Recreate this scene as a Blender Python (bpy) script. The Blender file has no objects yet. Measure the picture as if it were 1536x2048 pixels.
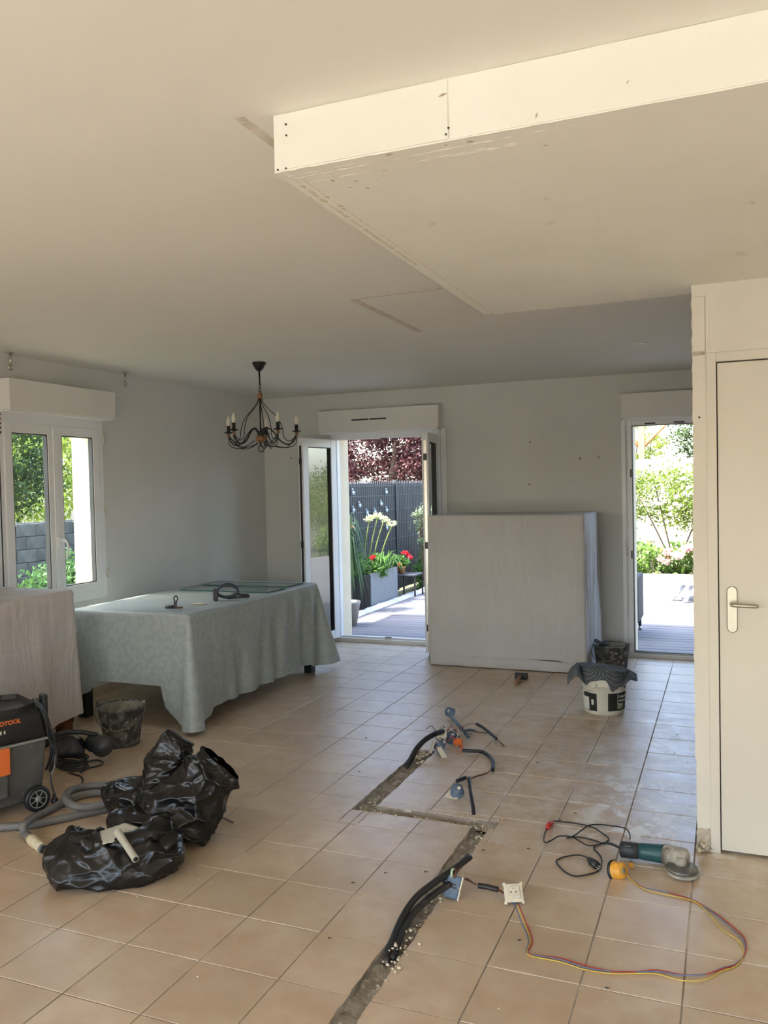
import bpy, math, random
import numpy as np
from mathutils import Vector, Matrix, noise
S = bpy.context.scene
COL = S.collection
random.seed(7); np.random.seed(7)
PI = math.pi
def R(d): return math.radians(d)

# ------------------------------------------------------------------ camera, sky, sun, exposure
F, YAW, PIT, ROL, H = 1672.71, -0.389149, -0.029975, -0.021709, 1.562
def cam_axes():
    cy, sy, cp, sp = math.cos(YAW), math.sin(YAW), math.cos(PIT), math.sin(PIT)
    f = Vector((sy*cp, cy*cp, sp)); rt = Vector((cy, -sy, 0)); up = rt.cross(f)
    cr, sr = math.cos(ROL), math.sin(ROL)
    return rt*cr+up*sr, up*cr-rt*sr, f
RT, UP, FW = cam_axes()
cd = bpy.data.cameras.new('camera'); cam = bpy.data.objects.new('camera', cd); COL.objects.link(cam)
cd.sensor_fit = 'HORIZONTAL'; cd.sensor_width = 36; cd.lens = F*36/1536
cd.clip_start = .05; cd.clip_end = 200
M = Matrix((RT, UP, -FW)).transposed().to_4x4(); M.translation = Vector((0, 0, H)); cam.matrix_world = M
S.camera = cam

w = bpy.data.worlds.new('sky'); S.world = w; w.use_nodes = True
nt = w.node_tree; nt.nodes.clear()
sky = nt.nodes.new('ShaderNodeTexSky'); sky.sky_type = 'NISHITA'; sky.sun_disc = False
sky.sun_elevation = R(52); sky.sun_rotation = R(230); sky.air_density = 1.0; sky.dust_density = 3.0; sky.ozone_density = 1.0
bg = nt.nodes.new('ShaderNodeBackground'); bg.inputs['Strength'].default_value = 1.0
hs = nt.nodes.new('ShaderNodeHueSaturation'); hs.inputs['Saturation'].default_value = .95
wo = nt.nodes.new('ShaderNodeOutputWorld')
nt.links.new(sky.outputs[0], hs.inputs['Color']); nt.links.new(hs.outputs[0], bg.inputs[0]); nt.links.new(bg.outputs[0], wo.inputs[0])

SUN = Vector((1.0, .85, -2.0)).normalized()
sl = bpy.data.lights.new('sun', 'SUN'); sl.energy = 9.5; sl.angle = R(.6); sl.color = (1, .965, .87)
so = bpy.data.objects.new('sun', sl); COL.objects.link(so); so.rotation_euler = SUN.to_track_quat('-Z', 'Y').to_euler(); so.location = (-6, -6, 9)

S.view_settings.view_transform = 'Standard'; S.view_settings.look = 'None'
S.view_settings.gamma = 1; S.view_settings.use_curve_mapping = False
S.view_settings.exposure = 0.72
S.cycles.use_denoising = True; S.cycles.denoiser = 'OPENIMAGEDENOISE'; S.cycles.denoising_prefilter = 'ACCURATE'; S.cycles.denoising_quality = 'HIGH'
S.cycles.max_bounces = 14; S.cycles.diffuse_bounces = 9; S.cycles.glossy_bounces = 4; S.cycles.transparent_max_bounces = 16
S.cycles.transmission_bounces = 6
S.cycles.sample_clamp_indirect = 4; S.cycles.caustics_reflective = False; S.cycles.caustics_refractive = False

# room numbers (metres): camera stands above the origin
CEIL, XL, YB, XR, YS = 2.513, -4.5, 7.69, 3.0, -2.5

def pt(px, py, z=0.0):                       # photograph point that lies at height z
    d = RT*((px-768)/F)+UP*(-(py-1024)/F)+FW
    return Vector((0, 0, H))+d*((z-H)/d.z)
def pty(px, py, y):
    d = RT*((px-768)/F)+UP*(-(py-1024)/F)+FW
    return Vector((0, 0, H))+d*(y/d.y)
def ptx(px, py, x):
    d = RT*((px-768)/F)+UP*(-(py-1024)/F)+FW
    return Vector((0, 0, H))+d*(x/d.x)

# unseen openings behind the camera, placed and sized to brighten the near half (portals guide the sky light)
def portal(loc, rot, sx, sy):
    l = bpy.data.lights.new('sky_portal', 'AREA'); l.shape = 'RECTANGLE'; l.size = sx; l.size_y = sy
    l.cycles.is_portal = True
    o = bpy.data.objects.new('sky_portal', l); COL.objects.link(o); o.location = loc; o.rotation_euler = rot

# ------------------------------------------------------------------ materials
def pmat(name, c1, c2=None, scale=5., rough=.5, bump=0., bscale=40., metal=0., spec=.5, lo=.35, hi=.65, detail=4.,
         c3=None, s3=20., lo3=.6, hi3=.7, obj_var=0., trans=0., sheen=0., coords='Object', stretch=None, wrinkle=0., rough2=None, coat=0., alpha=None):
    m = bpy.data.materials.new(name); m.use_nodes = True
    n = m.node_tree; L = n.links; b = n.nodes['Principled BSDF']
    b.inputs['Roughness'].default_value = rough; b.inputs['Metallic'].default_value = metal
    b.inputs['Specular IOR Level'].default_value = spec
    if sheen: b.inputs['Sheen Weight'].default_value = sheen
    if coat: b.inputs['Coat Weight'].default_value = coat; b.inputs['Coat Roughness'].default_value = .1
    tc = n.nodes.new('ShaderNodeTexCoord'); vec = tc.outputs[coords]
    if coords == 'World':
        pass
    if stretch:
        mp = n.nodes.new('ShaderNodeMapping'); mp.inputs['Scale'].default_value = stretch; L.new(vec, mp.inputs[0]); vec = mp.outputs[0]
    col = None
    def mix(fac, a, bb):
        x = n.nodes.new('ShaderNodeMix'); x.data_type = 'RGBA'
        if isinstance(fac, float): x.inputs[0].default_value = fac
        else: L.new(fac, x.inputs[0])
        for s, v in ((6, a), (7, bb)):
            if isinstance(v, tuple): x.inputs[s].default_value = (*v[:3], 1)
            else: L.new(v, x.inputs[s])
        return x.outputs[2]
    def nz(sc, lo_, hi_, w_=0):
        t = n.nodes.new('ShaderNodeTexNoise'); t.inputs['Scale'].default_value = sc; t.inputs['Detail'].default_value = detail
        L.new(vec, t.inputs['Vector'])
        r = n.nodes.new('ShaderNodeMapRange'); r.inputs[1].default_value = lo_; r.inputs[2].default_value = hi_
        L.new(t.outputs[0], r.inputs[0]); return r.outputs[0]
    col = c1
    if c2 is not None:
        f = nz(scale, lo, hi); col = mix(f, c1, c2)
        if rough2 is not None:
            rr = n.nodes.new('ShaderNodeMapRange'); rr.inputs[3].default_value = rough; rr.inputs[4].default_value = rough2
            L.new(f, rr.inputs[0]); L.new(rr.outputs[0], b.inputs['Roughness'])
    if c3 is not None:
        col = mix(nz(s3, lo3, hi3), col, c3)
    if obj_var:
        oi = n.nodes.new('ShaderNodeObjectInfo'); h = n.nodes.new('ShaderNodeHueSaturation')
        r = n.nodes.new('ShaderNodeMapRange'); r.inputs[3].default_value = 1-obj_var; r.inputs[4].default_value = 1+obj_var
        L.new(oi.outputs['Random'], r.inputs[0]); L.new(r.outputs[0], h.inputs['Value'])
        if isinstance(col, tuple): h.inputs['Color'].default_value = (*col[:3], 1)
        else: L.new(col, h.inputs['Color'])
        col = h.outputs[0]
    if isinstance(col, tuple): b.inputs['Base Color'].default_value = (*col[:3], 1)
    else: L.new(col, b.inputs['Base Color'])
    if wrinkle:
        mp = n.nodes.new('ShaderNodeMapping'); mp.inputs['Scale'].default_value = (7, 7, 2.2); mp.inputs['Rotation'].default_value = (.25, .15, 0); L.new(tc.outputs['Object'], mp.inputs[0])
        t = n.nodes.new('ShaderNodeTexNoise'); t.inputs['Scale'].default_value = 1.; t.inputs['Detail'].default_value = 7; t.inputs['Distortion'].default_value = 1.2; L.new(mp.outputs[0], t.inputs['Vector'])
        bp = n.nodes.new('ShaderNodeBump'); bp.inputs['Strength'].default_value = wrinkle; bp.inputs['Distance'].default_value = .05
        L.new(t.outputs[0], bp.inputs['Height']); L.new(bp.outputs[0], b.inputs['Normal'])
    elif bump:
        t = n.nodes.new('ShaderNodeTexNoise'); t.inputs['Scale'].default_value = bscale; t.inputs['Detail'].default_value = 5
        L.new(vec, t.inputs['Vector'])
        bp = n.nodes.new('ShaderNodeBump'); bp.inputs['Strength'].default_value = bump; bp.inputs['Distance'].default_value = .01
        L.new(t.outputs[0], bp.inputs['Height']); L.new(bp.outputs[0], b.inputs['Normal'])
    if trans:
        o = n.nodes['Material Output']; tr = n.nodes.new('ShaderNodeBsdfTranslucent'); ms = n.nodes.new('ShaderNodeMixShader')
        ms.inputs[0].default_value = trans
        if isinstance(col, tuple): tr.inputs[0].default_value = (*col[:3], 1)
        else: L.new(col, tr.inputs[0])
        L.new(b.outputs[0], ms.inputs[1]); L.new(tr.outputs[0], ms.inputs[2]); L.new(ms.outputs[0], o.inputs[0])
    return m

def glass_mat(name, ior=1.9, tint=(.93, .97, .95)):
    m = bpy.data.materials.new(name); m.use_nodes = True; n = m.node_tree; L = n.links; n.nodes.clear()
    o = n.nodes.new('ShaderNodeOutputMaterial'); t = n.nodes.new('ShaderNodeBsdfTransparent'); g = n.nodes.new('ShaderNodeBsdfGlossy')
    t.inputs[0].default_value = (*tint, 1); g.inputs['Roughness'].default_value = .01
    fr = n.nodes.new('ShaderNodeFresnel'); fr.inputs[0].default_value = ior; ms = n.nodes.new('ShaderNodeMixShader')
    ge = n.nodes.new('ShaderNodeNewGeometry'); ml = n.nodes.new('ShaderNodeMath'); ml.operation = 'MULTIPLY_ADD'      # inner faces of the thin pane do not reflect again
    ml.inputs[1].default_value = -1; ml.inputs[2].default_value = 1; L.new(ge.outputs['Backfacing'], ml.inputs[0])
    mk = n.nodes.new('ShaderNodeMath'); mk.operation = 'MULTIPLY'; L.new(ml.outputs[0], mk.inputs[0]); L.new(fr.outputs[0], mk.inputs[1])
    L.new(mk.outputs[0], ms.inputs[0]); L.new(t.outputs[0], ms.inputs[1]); L.new(g.outputs[0], ms.inputs[2]); L.new(ms.outputs[0], o.inputs[0])
    return m

m_wall = pmat('wall_paint', (.64, .64, .62), (.61, .61, .59), 1.5, .75, .05, 90)
m_ceil = pmat('ceiling_paint', (.745, .742, .695), (.725, .72, .67), 1.2, .8, .04, 60)
m_soffit = pmat('soffit_paint', (.77, .775, .715), (.74, .74, .675), 2.5, .7, .06, 30, c3=(.62, .58, .50), s3=9, lo3=.70, hi3=.76)
m_jamb = pmat('cream_lacquer', (.60, .575, .50), (.575, .55, .475), 2, .38, .02, 30)
m_stub = pmat('stub_plaster', (.63, .605, .53), (.59, .565, .49), 5, .55, .08, 40, c3=(.55, .50, .42), s3=7, lo3=.69, hi3=.74)
m_raw = pmat('raw_plaster', (.50, .44, .35), (.33, .28, .21), 18, .9, .8, 60)
m_pvc = pmat('white_upvc', (.78, .79, .80), None, rough=.3)
m_pvcbox = pmat('shutter_box_white', (.72, .71, .68), (.69, .68, .65), 3, .45)
m_black = pmat('black_gasket', (.012, .012, .014), None, rough=.5)
m_dark = pmat('dark_plastic', (.022, .022, .024), (.06, .055, .05), 18, .42, .1, 80, lo=.55, hi=.8)
m_render = pmat('cream_render', (.78, .67, .48), (.74, .63, .45), 8, .9, .3, 120)
m_roofun = pmat('eave_board', (.6, .55, .47), None, rough=.7)
m_glass = glass_mat('window_glass')
m_steel = pmat('brushed_steel', (.55, .52, .46), None, rough=.3, metal=1.)
m_nickel = pmat('satin_nickel', (.46, .43, .34), None, rough=.38, metal=.9)
m_grout = pmat('cement_grout', (.36, .32, .27), (.20, .165, .13), 6, .9, .3, 200, c3=(.60, .57, .52), s3=2.2, lo3=.52, hi3=.60)
m_screed = pmat('trench_screed', (.38, .34, .275), (.23, .20, .155), 14, .95, 1., 60, c3=(.52, .47, .38), s3=40, lo3=.56, hi3=.62)
m_crumb = pmat('plaster_crumb', (.62, .55, .42), (.48, .41, .30), 60, .95)
m_iron = pmat('wrought_iron', (.018, .016, .016), None, rough=.45, metal=.5)
m_wood = pmat('turned_wood', (.26, .12, .045), (.17, .075, .03), 40, .5)
m_bulb = pmat('frosted_bulb', (.85, .82, .74), None, rough=.25, trans=.35)
m_linen = pmat('white_linen', (.58, .545, .53), (.54, .505, .495), 3, .85, .10, 500, trans=.05, wrinkle=.35)
m_linen2 = pmat('white_sheet', (.56, .545, .535), (.52, .505, .495), 2.5, .85, .10, 400, trans=.07, wrinkle=.4)
m_blackwood = pmat('black_table_wood', (.012, .011, .011), None, rough=.5)
m_mahog = pmat('mahogany', (.17, .055, .022), (.10, .03, .014), 12, .45)
m_bag = pmat('bin_liner', (.0055, .005, .005), (.009, .0085, .008), 5, .25, .10, 30, spec=.40)
m_hose = pmat('grey_hose', (.155, .15, .14), None, rough=.55)
m_cuff = pmat('cream_cuff', (.62, .54, .36), (.5, .42, .28), 30, .6, .3, 60)
m_tank = pmat('vacuum_tank', (.075, .075, .072), (.11, .105, .095), 9, .55, .15, 60, c3=(.20, .18, .15), s3=30, lo3=.66, hi3=.72)
m_vhead = pmat('vacuum_head', (.016, .015, .015), (.04, .035, .03), 14, .45, .1, 60, lo=.6, hi=.8)
m_orange = pmat('orange_plastic', (.72, .16, .035), None, rough=.45)
m_metal = pmat('grey_hub', (.22, .22, .20), None, rough=.5)
m_bucket = pmat('mortar_bucket', (.05, .048, .045), (.16, .15, .13), 22, .7, .3, 60, lo=.45, hi=.62, c3=(.50, .46, .38), s3=34, lo3=.63, hi3=.68)
m_bucket_in = pmat('bucket_inside', (.30, .28, .23), (.19, .175, .145), 20, .9, .5, 60)
m_wire = pmat('bare_wire', (.2, .19, .17), None, rough=.4, metal=.8)
m_pail = pmat('cream_pail', (.68, .65, .55), (.62, .58, .47), 8, .5)
m_label = pmat('black_label', (.012, .012, .012), None, rough=.5)
m_labelw = pmat('pale_print', (.62, .62, .56), None, rough=.6)
m_labelg = pmat('greenish_print', (.40, .42, .30), (.16, .17, .12), 60, .6)
m_glove = pmat('blue_box_plastic', (.06, .11, .17), (.10, .14, .20), 30, .5, .1, 60, c3=(.4, .4, .38), s3=50, lo3=.66, hi3=.70)
m_cond = pmat('black_conduit', (.014, .014, .016), (.05, .045, .04), 20, .45, lo=.6, hi=.75)
m_frame = pmat('ivory_socket', (.66, .62, .50), (.60, .55, .43), 40, .45)
m_red = pmat('red_wire', (.42, .03, .02), None, rough=.45)
m_yel = pmat('yellow_wire', (.58, .42, .06), None, rough=.45)
m_blu = pmat('blue_wire', (.13, .17, .28), None, rough=.45)
m_ybox = pmat('orange_box', (.70, .33, .03), (.55, .27, .04), 30, .5)
m_teal = pmat('teal_tool', (.012, .065, .075), None, rough=.45)
m_tooldark = pmat('tool_grip', (.018, .022, .026), (.05, .05, .05), 60, .55, lo=.6, hi=.75)
m_alu = pmat('dusty_aluminium', (.40, .37, .31), (.26, .24, .20), 40, .6, .4, 80)
m_disc = pmat('cutting_disc', (.10, .10, .10), (.2, .19, .17), 30, .4, metal=.5)
m_hammer = pmat('black_steel', (.03, .03, .03), None, rough=.5, metal=.3)
m_handle = pmat('wood_handle', (.40, .22, .11), (.3, .16, .08), 20, .6)
m_pale = pmat('pale_dustpan', (.52, .50, .40), (.44, .42, .33), 20, .5)
m_deck = pmat('weathered_deck', (.20, .192, .20), (.145, .14, .15), 3, .75, .3, 30, stretch=(1.2, 14, 14), obj_var=.08)
m_stonek = pmat('kerb_fabric', (.62, .60, .55), (.5, .47, .42), 12, .9, .4, 30)
m_soil = pmat('garden_soil', (.10, .085, .05), (.05, .06, .025), 3, .95, .5, 10)
m_fence = pmat('anthracite_slat', (.014, .018, .024), (.02, .025, .032), 3, .5, lo=.4, hi=.6)
m_fencew = pmat('galvanised_wire', (.11, .12, .135), None, rough=.4, metal=.4)
m_dgl = glass_mat('ornament_glass', 1.5, (.75, .82, .85))
m_orn = pmat('clear_glass_orb', (.30, .37, .42), None, rough=.08, spec=.8)
m_planter = pmat('lit_grey_planter', (.15, .16, .175), (.18, .19, .20), 20, .7, .1, 100)  # planter side that catches the light, toned paler than its other faces
m_planter_shade_stand = pmat('shaded_planter_black_stand', (.04, .045, .055), None, rough=.7)  # same planter's faces in shade, painted darker; also the black plant stand
m_pot = pmat('taupe_pot', (.30, .28, .25), None, rough=.6)
m_terra = pmat('terracotta', (.45, .17, .08), None, rough=.8)
m_block = pmat('concrete_block', (.15, .145, .135), (.09, .088, .08), 5, .95, .6, 40, obj_var=.16)
m_mortar = pmat('block_mortar', (.14, .135, .125), None, rough=.95)
m_gwall = pmat('garden_wall', (.42, .385, .33), (.36, .33, .28), 2, .9)
m_timber = pmat('orange_timber', (.50, .26, .11), (.40, .20, .08), 8, .7, stretch=(1, 1, .2))
m_wtable = pmat('white_resin', (.62, .65, .70), None, rough=.45)
m_rattan = pmat('black_rattan', (.010, .011, .012), (.02, .021, .024), 90, .7, .6, 120)
m_trunk = pmat('bark', (.09, .065, .045), (.05, .037, .026), 14, .9, .6, 30)
m_panelglass = glass_mat('shelf_glass', 1.6, (.94, .97, .96))
m_gedge = pmat('glass_edge', (.02, .09, .08), None, rough=.2)
m_check = None

def leaf_mat(name, c1, c2, trans=.35): return pmat(name, c1, c2, 1.6, .5, trans=trans, lo=.4, hi=.6, spec=.35)
m_leafp = leaf_mat('purple_leaves', (.05, .013, .017), (.14, .055, .05), .22)
m_leafd = leaf_mat('dark_leaves', (.028, .055, .018), (.075, .12, .03))
m_leafy = leaf_mat('yellow_leaves', (.30, .36, .06), (.20, .30, .05), .45)
m_leafm = leaf_mat('mid_leaves', (.07, .17, .035), (.12, .25, .05))
m_leafv = leaf_mat('pale_edged_leaves', (.09, .15, .08), (.26, .31, .20))
m_leafs = leaf_mat('strap_leaves', (.13, .26, .05), (.07, .17, .03))
m_flw = pmat('pale_flower', (.62, .64, .36), None, rough=.6, trans=.35)
m_flwhite = pmat('white_flower', (.86, .82, .78), None, rough=.6, trans=.35)
m_flpink = pmat('pink_flower', (.80, .50, .44), (.80, .70, .6), 3, .6, trans=.3)
m_flred = pmat('red_flower', (.75, .03, .05), None, rough=.6, trans=.3)
m_flor = pmat('orange_flower', (.80, .22, .08), None, rough=.6, trans=.3)
m_stem = pmat('flower_stem', (.30, .38, .12), None, rough=.6, trans=.1)

# tile glaze: sandy porcelain, mottled; powder from the chasing work lies on it in smears
def tile_mat():
    m = bpy.data.materials.new('sandy_floor_tile'); m.use_nodes = True; n = m.node_tree; L = n.links; b = n.nodes['Principled BSDF']
    ge = n.nodes.new('ShaderNodeNewGeometry'); pos = ge.outputs['Position']
    def nz(sc, det=5, rgh=.55):
        t = n.nodes.new('ShaderNodeTexNoise'); t.inputs['Scale'].default_value = sc; t.inputs['Detail'].default_value = det
        t.inputs['Roughness'].default_value = rgh; L.new(pos, t.inputs['Vector']); return t.outputs[0]
    def mr(v, a, b_, c=0., d=1.):
        r = n.nodes.new('ShaderNodeMapRange')
        for i, q in enumerate((a, b_, c, d)): r.inputs[i+1].default_value = q
        L.new(v, r.inputs[0]); return r.outputs[0]
    def mix(f, a, c):
        x = n.nodes.new('ShaderNodeMix'); x.data_type = 'RGBA'; L.new(f, x.inputs[0])
        for s, v in ((6, a), (7, c)):
            if isinstance(v, tuple): x.inputs[s].default_value = (*v, 1)
            else: L.new(v, x.inputs[s])
        return x.outputs[2]
    def mul(a, c):
        x = n.nodes.new('ShaderNodeMath'); x.operation = 'MULTIPLY'
        for i, v in enumerate((a, c)):
            if isinstance(v, float): x.inputs[i].default_value = v
            else: L.new(v, x.inputs[i])
        return x.outputs[0]
    base = mix(mr(nz(2.6, 3), .25, .75), (.455, .35, .235), (.60, .485, .35))
    base = mix(mr(nz(8, 6, .65), .38, .72, 0, .75), base, (.43, .295, .18))
    oi = n.nodes.new('ShaderNodeObjectInfo'); h = n.nodes.new('ShaderNodeHueSaturation')
    L.new(mr(oi.outputs['Random'], 0, 1, .95, 1.05), h.inputs['Value']); L.new(base, h.inputs['Color']); base = h.outputs[0]
    sep = n.nodes.new('ShaderNodeSeparateXYZ'); L.new(pos, sep.inputs[0])
    def band(o, a0, a1, b0, b1):           # 1 inside a0..b0
        return mul(mr(o, a0, a1), mr(o, b0, b1, 1., 0.))
    near = mul(band(sep.outputs[0], -2.6, -1.2, .3, .6), band(sep.outputs[1], 2.9, 3.9, 5.4, 7.2))
    dust = mul(near, mr(nz(9, 9, .75), .42, .66, 0, .75))
    base = mix(dust, base, (.72, .68, .63))
    stub = mul(band(sep.outputs[0], -.75, -.42, -.05, .1), band(sep.outputs[1], 3.6, 3.8, 4.4, 5.3))
    splash = mul(stub, mr(nz(9, 7, .65), .50, .57, 0, .95))
    base = mix(splash, base, (.86, .86, .84))
    L.new(base, b.inputs['Base Color'])
    rg = mr(nz(5, 4), .2, .8, .30, .37)
    ad = n.nodes.new('ShaderNodeMath'); ad.operation = 'ADD'; L.new(rg, ad.inputs[0]); L.new(mul(dust, .2), ad.inputs[1])
    L.new(ad.outputs[0], b.inputs['Roughness']); b.inputs['Specular IOR Level'].default_value = .85
    bp = n.nodes.new('ShaderNodeBump'); bp.inputs['Strength'].default_value = .10; bp.inputs['Distance'].default_value = .01
    L.new(nz(14, 5), bp.inputs['Height']); L.new(bp.outputs[0], b.inputs['Normal'])
    return m
m_tile = tile_mat()

def damask_mat():
    m = pmat('damask_cloth', (.35, .39, .39), (.40, .445, .44), 26, .38, .25, 70, trans=.10, lo=.47, hi=.53, rough2=.6, spec=.6)
    return m
m_damask = damask_mat()

def check_mat():
    m = bpy.data.materials.new('checked_rag'); m.use_nodes = True; n = m.node_tree; L = n.links; b = n.nodes['Principled BSDF']
    tc = n.nodes.new('ShaderNodeTexCoord'); c = n.nodes.new('ShaderNodeTexChecker'); c.inputs['Scale'].default_value = 85
    c.inputs[1].default_value = (.15, .155, .155, 1); c.inputs[2].default_value = (.045, .055, .065, 1)
    L.new(tc.outputs['Object'], c.inputs[0]); L.new(c.outputs[0], b.inputs['Base Color']); b.inputs['Roughness'].default_value = .9
    return m
m_check = check_mat()

# ------------------------------------------------------------------ mesh helpers
class MB:
    def __init__(s): s.v = []; s.f = []; s.sm = []
    def add(s, vs, fs, smooth=False):
        o = len(s.v); s.v += [tuple(v) for v in vs]
        for f in fs: s.f.append(tuple(i+o for i in f)); s.sm.append(smooth)
    def box(s, x0, x1, y0, y1, z0, z1, mtx=None):
        vs = [Vector((x, y, z)) for x in (x0, x1) for y in (y0, y1) for z in (z0, z1)]
        if mtx: vs = [mtx@v for v in vs]
        s.add(vs, [(0, 1, 3, 2), (4, 6, 7, 5), (0, 4, 5, 1), (2, 3, 7, 6), (0, 2, 6, 4), (1, 5, 7, 3)]); return s
    def bbox(s, x0, x1, y0, y1, z0, z1, r=.004, mtx=None):      # box with chamfered top/side edges
        import bmesh
        bm = bmesh.new(); bmesh.ops.create_cube(bm, size=1)
        for v in bm.verts: v.co = Vector(((x0+x1)/2+v.co.x*(x1-x0), (y0+y1)/2+v.co.y*(y1-y0), (z0+z1)/2+v.co.z*(z1-z0)))
        bmesh.ops.bevel(bm, geom=bm.edges[:], offset=r, segments=2, affect='EDGES', profile=.5)
        bm.verts.index_update()
        vs = [mtx@v.co if mtx else v.co.copy() for v in bm.verts]; s.add(vs, [[v.index for v in f.verts] for f in bm.faces], False); bm.free(); return s
    def tube(s, pts, r, n=8, cap=True, rib=0):
        P = [Vector(p) for p in pts]; k = len(P)
        rs = r if isinstance(r, (list, tuple)) else [r]*k
        vs = []; up = None
        for i in range(k):
            t = (P[min(i+1, k-1)]-P[max(i-1, 0)])
            if t.length < 1e-9: t = Vector((0, 0, 1))
            t.normalize()
            if up is None:
                up = Vector((0, 0, 1)) if abs(t.z) < .9 else Vector((1, 0, 0))
            a = up-t*up.dot(t)
            if a.length < 1e-4: a = Vector((1, 0, 0))-t*t.x
            a.normalize(); up = a; b = t.cross(a)
            rr = rs[i]*(1+(rib if i % 2 else 0))
            for j in range(n):
                an = 2*PI*j/n; vs.append(P[i]+(a*math.cos(an)+b*math.sin(an))*rr)
        fs = [(i*n+j, i*n+(j+1) % n, (i+1)*n+(j+1) % n, (i+1)*n+j) for i in range(k-1) for j in range(n)]
        if cap: fs += [tuple(range(n-1, -1, -1)), tuple((k-1)*n+j for j in range(n))]
        s.add(vs, fs, True); return s
    def lathe(s, prof, c=(0, 0, 0), n=24, mtx=None, cap=False):
        vs = []; c = Vector(c)
        for r, z in prof:
            for j in range(n):
                a = 2*PI*j/n; v = Vector((r*math.cos(a), r*math.sin(a), z)); vs.append((mtx@v if mtx else v)+c)
        k = len(prof)
        fs = [(i*n+j, i*n+(j+1) % n, (i+1)*n+(j+1) % n, (i+1)*n+j) for i in range(k-1) for j in range(n)]
        if cap: fs += [tuple(range(n-1, -1, -1)), tuple((k-1)*n+j for j in range(n))]
        s.add(vs, fs, True); return s
    def ball(s, c, r, n=12, sq=(1, 1, 1), nzz=0, nsc=8, mtx=None):
        c = Vector(c); vs = []; m = n//2
        for i in range(m+1):
            ph = PI*i/m
            for j in range(n):
                a = 2*PI*j/n; v = Vector((math.sin(ph)*math.cos(a)*sq[0], math.sin(ph)*math.sin(a)*sq[1], math.cos(ph)*sq[2]))*r
                if nzz: v *= 1+nzz*noise.noise((v+c)*nsc)
                if mtx: v = mtx@v
                vs.append(c+v)
        s.add(vs, [(i*n+j, (i+1)*n+j, (i+1)*n+(j+1) % n, i*n+(j+1) % n) for i in range(m) for j in range(n)], True); return s
    def grid(s, fn, nu, nv, smooth=True, closed=False):
        vs = [fn(i/(nu-1), j/(nv-1)) for i in range(nu) for j in range(nv)]
        fs = [(i*nv+j, i*nv+j+1, (i+1)*nv+j+1, (i+1)*nv+j) for i in range(nu-1) for j in range(nv-1)]
        s.add(vs, fs, smooth); return s
    def poly(s, pts2, z0, z1):            # prism of a flat outline
        n = len(pts2); vs = [(x, y, z0) for x, y in pts2]+[(x, y, z1) for x, y in pts2]
        s.add(vs, [tuple(range(n-1, -1, -1)), tuple(range(n, 2*n))]+[(i, (i+1) % n, (i+1) % n+n, i+n) for i in range(n)]); return s
    def build(s, name, m, parent=None, world=True):
        me = bpy.data.meshes.new(name); vs = s.v
        if parent is not None and world:
            off = parent_loc(parent); vs = [(x-off[0], y-off[1], z-off[2]) for x, y, z in vs]
        me.from_pydata(vs, [], s.f); me.polygons.foreach_set('use_smooth', s.sm)
        import bmesh
        bm = bmesh.new(); bm.from_mesh(me); bmesh.ops.remove_doubles(bm, verts=bm.verts[:], dist=1e-6)
        bmesh.ops.recalc_face_normals(bm, faces=bm.faces[:]); bm.to_mesh(me); bm.free()
        me.materials.append(m)
        o = bpy.data.objects.new(name, me); COL.objects.link(o)
        if parent is not None: o.parent = parent
        return o
def parent_loc(p):
    v = Vector((0, 0, 0))
    while p is not None: v += p.location; p = p.parent
    return v
def empty(name, loc, rz=0):
    o = bpy.data.objects.new(name, None); COL.objects.link(o); o.location = loc; o.rotation_euler = (0, 0, rz); o.empty_display_size = .1; return o
def tag(o, label, cat, group=None, kind=None):
    if label: o['label'] = label
    if cat: o['category'] = cat
    if group: o['group'] = group
    if kind: o['kind'] = kind
    return o
def thing(name, loc, label, cat, group=None, rz=0): return tag(empty(name, loc, rz), label, cat, group)
def struct(o, label=None, cat=None): o['kind'] = 'structure'; tag(o, label, cat); return o
def spline(pts, n=8):
    P = [Vector(p) for p in pts]; P = [P[0]*2-P[1]]+P+[P[-1]*2-P[-2]]; out = []
    for i in range(1, len(P)-2):
        for k in range(n):
            t = k/n; a, b, c, d = P[i-1], P[i], P[i+1], P[i+2]
            out.append(.5*((2*b)+(c-a)*t+(2*a-5*b+4*c-d)*t*t+(3*b-a-3*c+d)*t**3))
    out.append(P[-2]); return out
def text_obj(body, size, m, parent, loc, rot, name='lettering', ext=.0006, wrap=None, bold=0):
    cu = bpy.data.curves.new(name, 'FONT'); cu.body = body; cu.size = size; cu.extrude = ext; cu.resolution_u = 3; cu.offset = bold
    t = bpy.data.objects.new(name, cu); COL.objects.link(t)
    me = bpy.data.meshes.new_from_object(t.evaluated_get(bpy.context.evaluated_depsgraph_get()))
    bpy.data.objects.remove(t); me.materials.clear(); me.materials.append(m)
    o = bpy.data.objects.new(name, me); COL.objects.link(o)
    if wrap:
        r, a0, z0 = wrap
        for v in me.vertices:
            a = a0+v.co.x/r; rr = r+.0012+v.co.z; v.co = Vector((rr*math.cos(a), rr*math.sin(a), z0+v.co.y))
    o.parent = parent; o.location = loc; o.rotation_euler = rot
    return o

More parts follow.
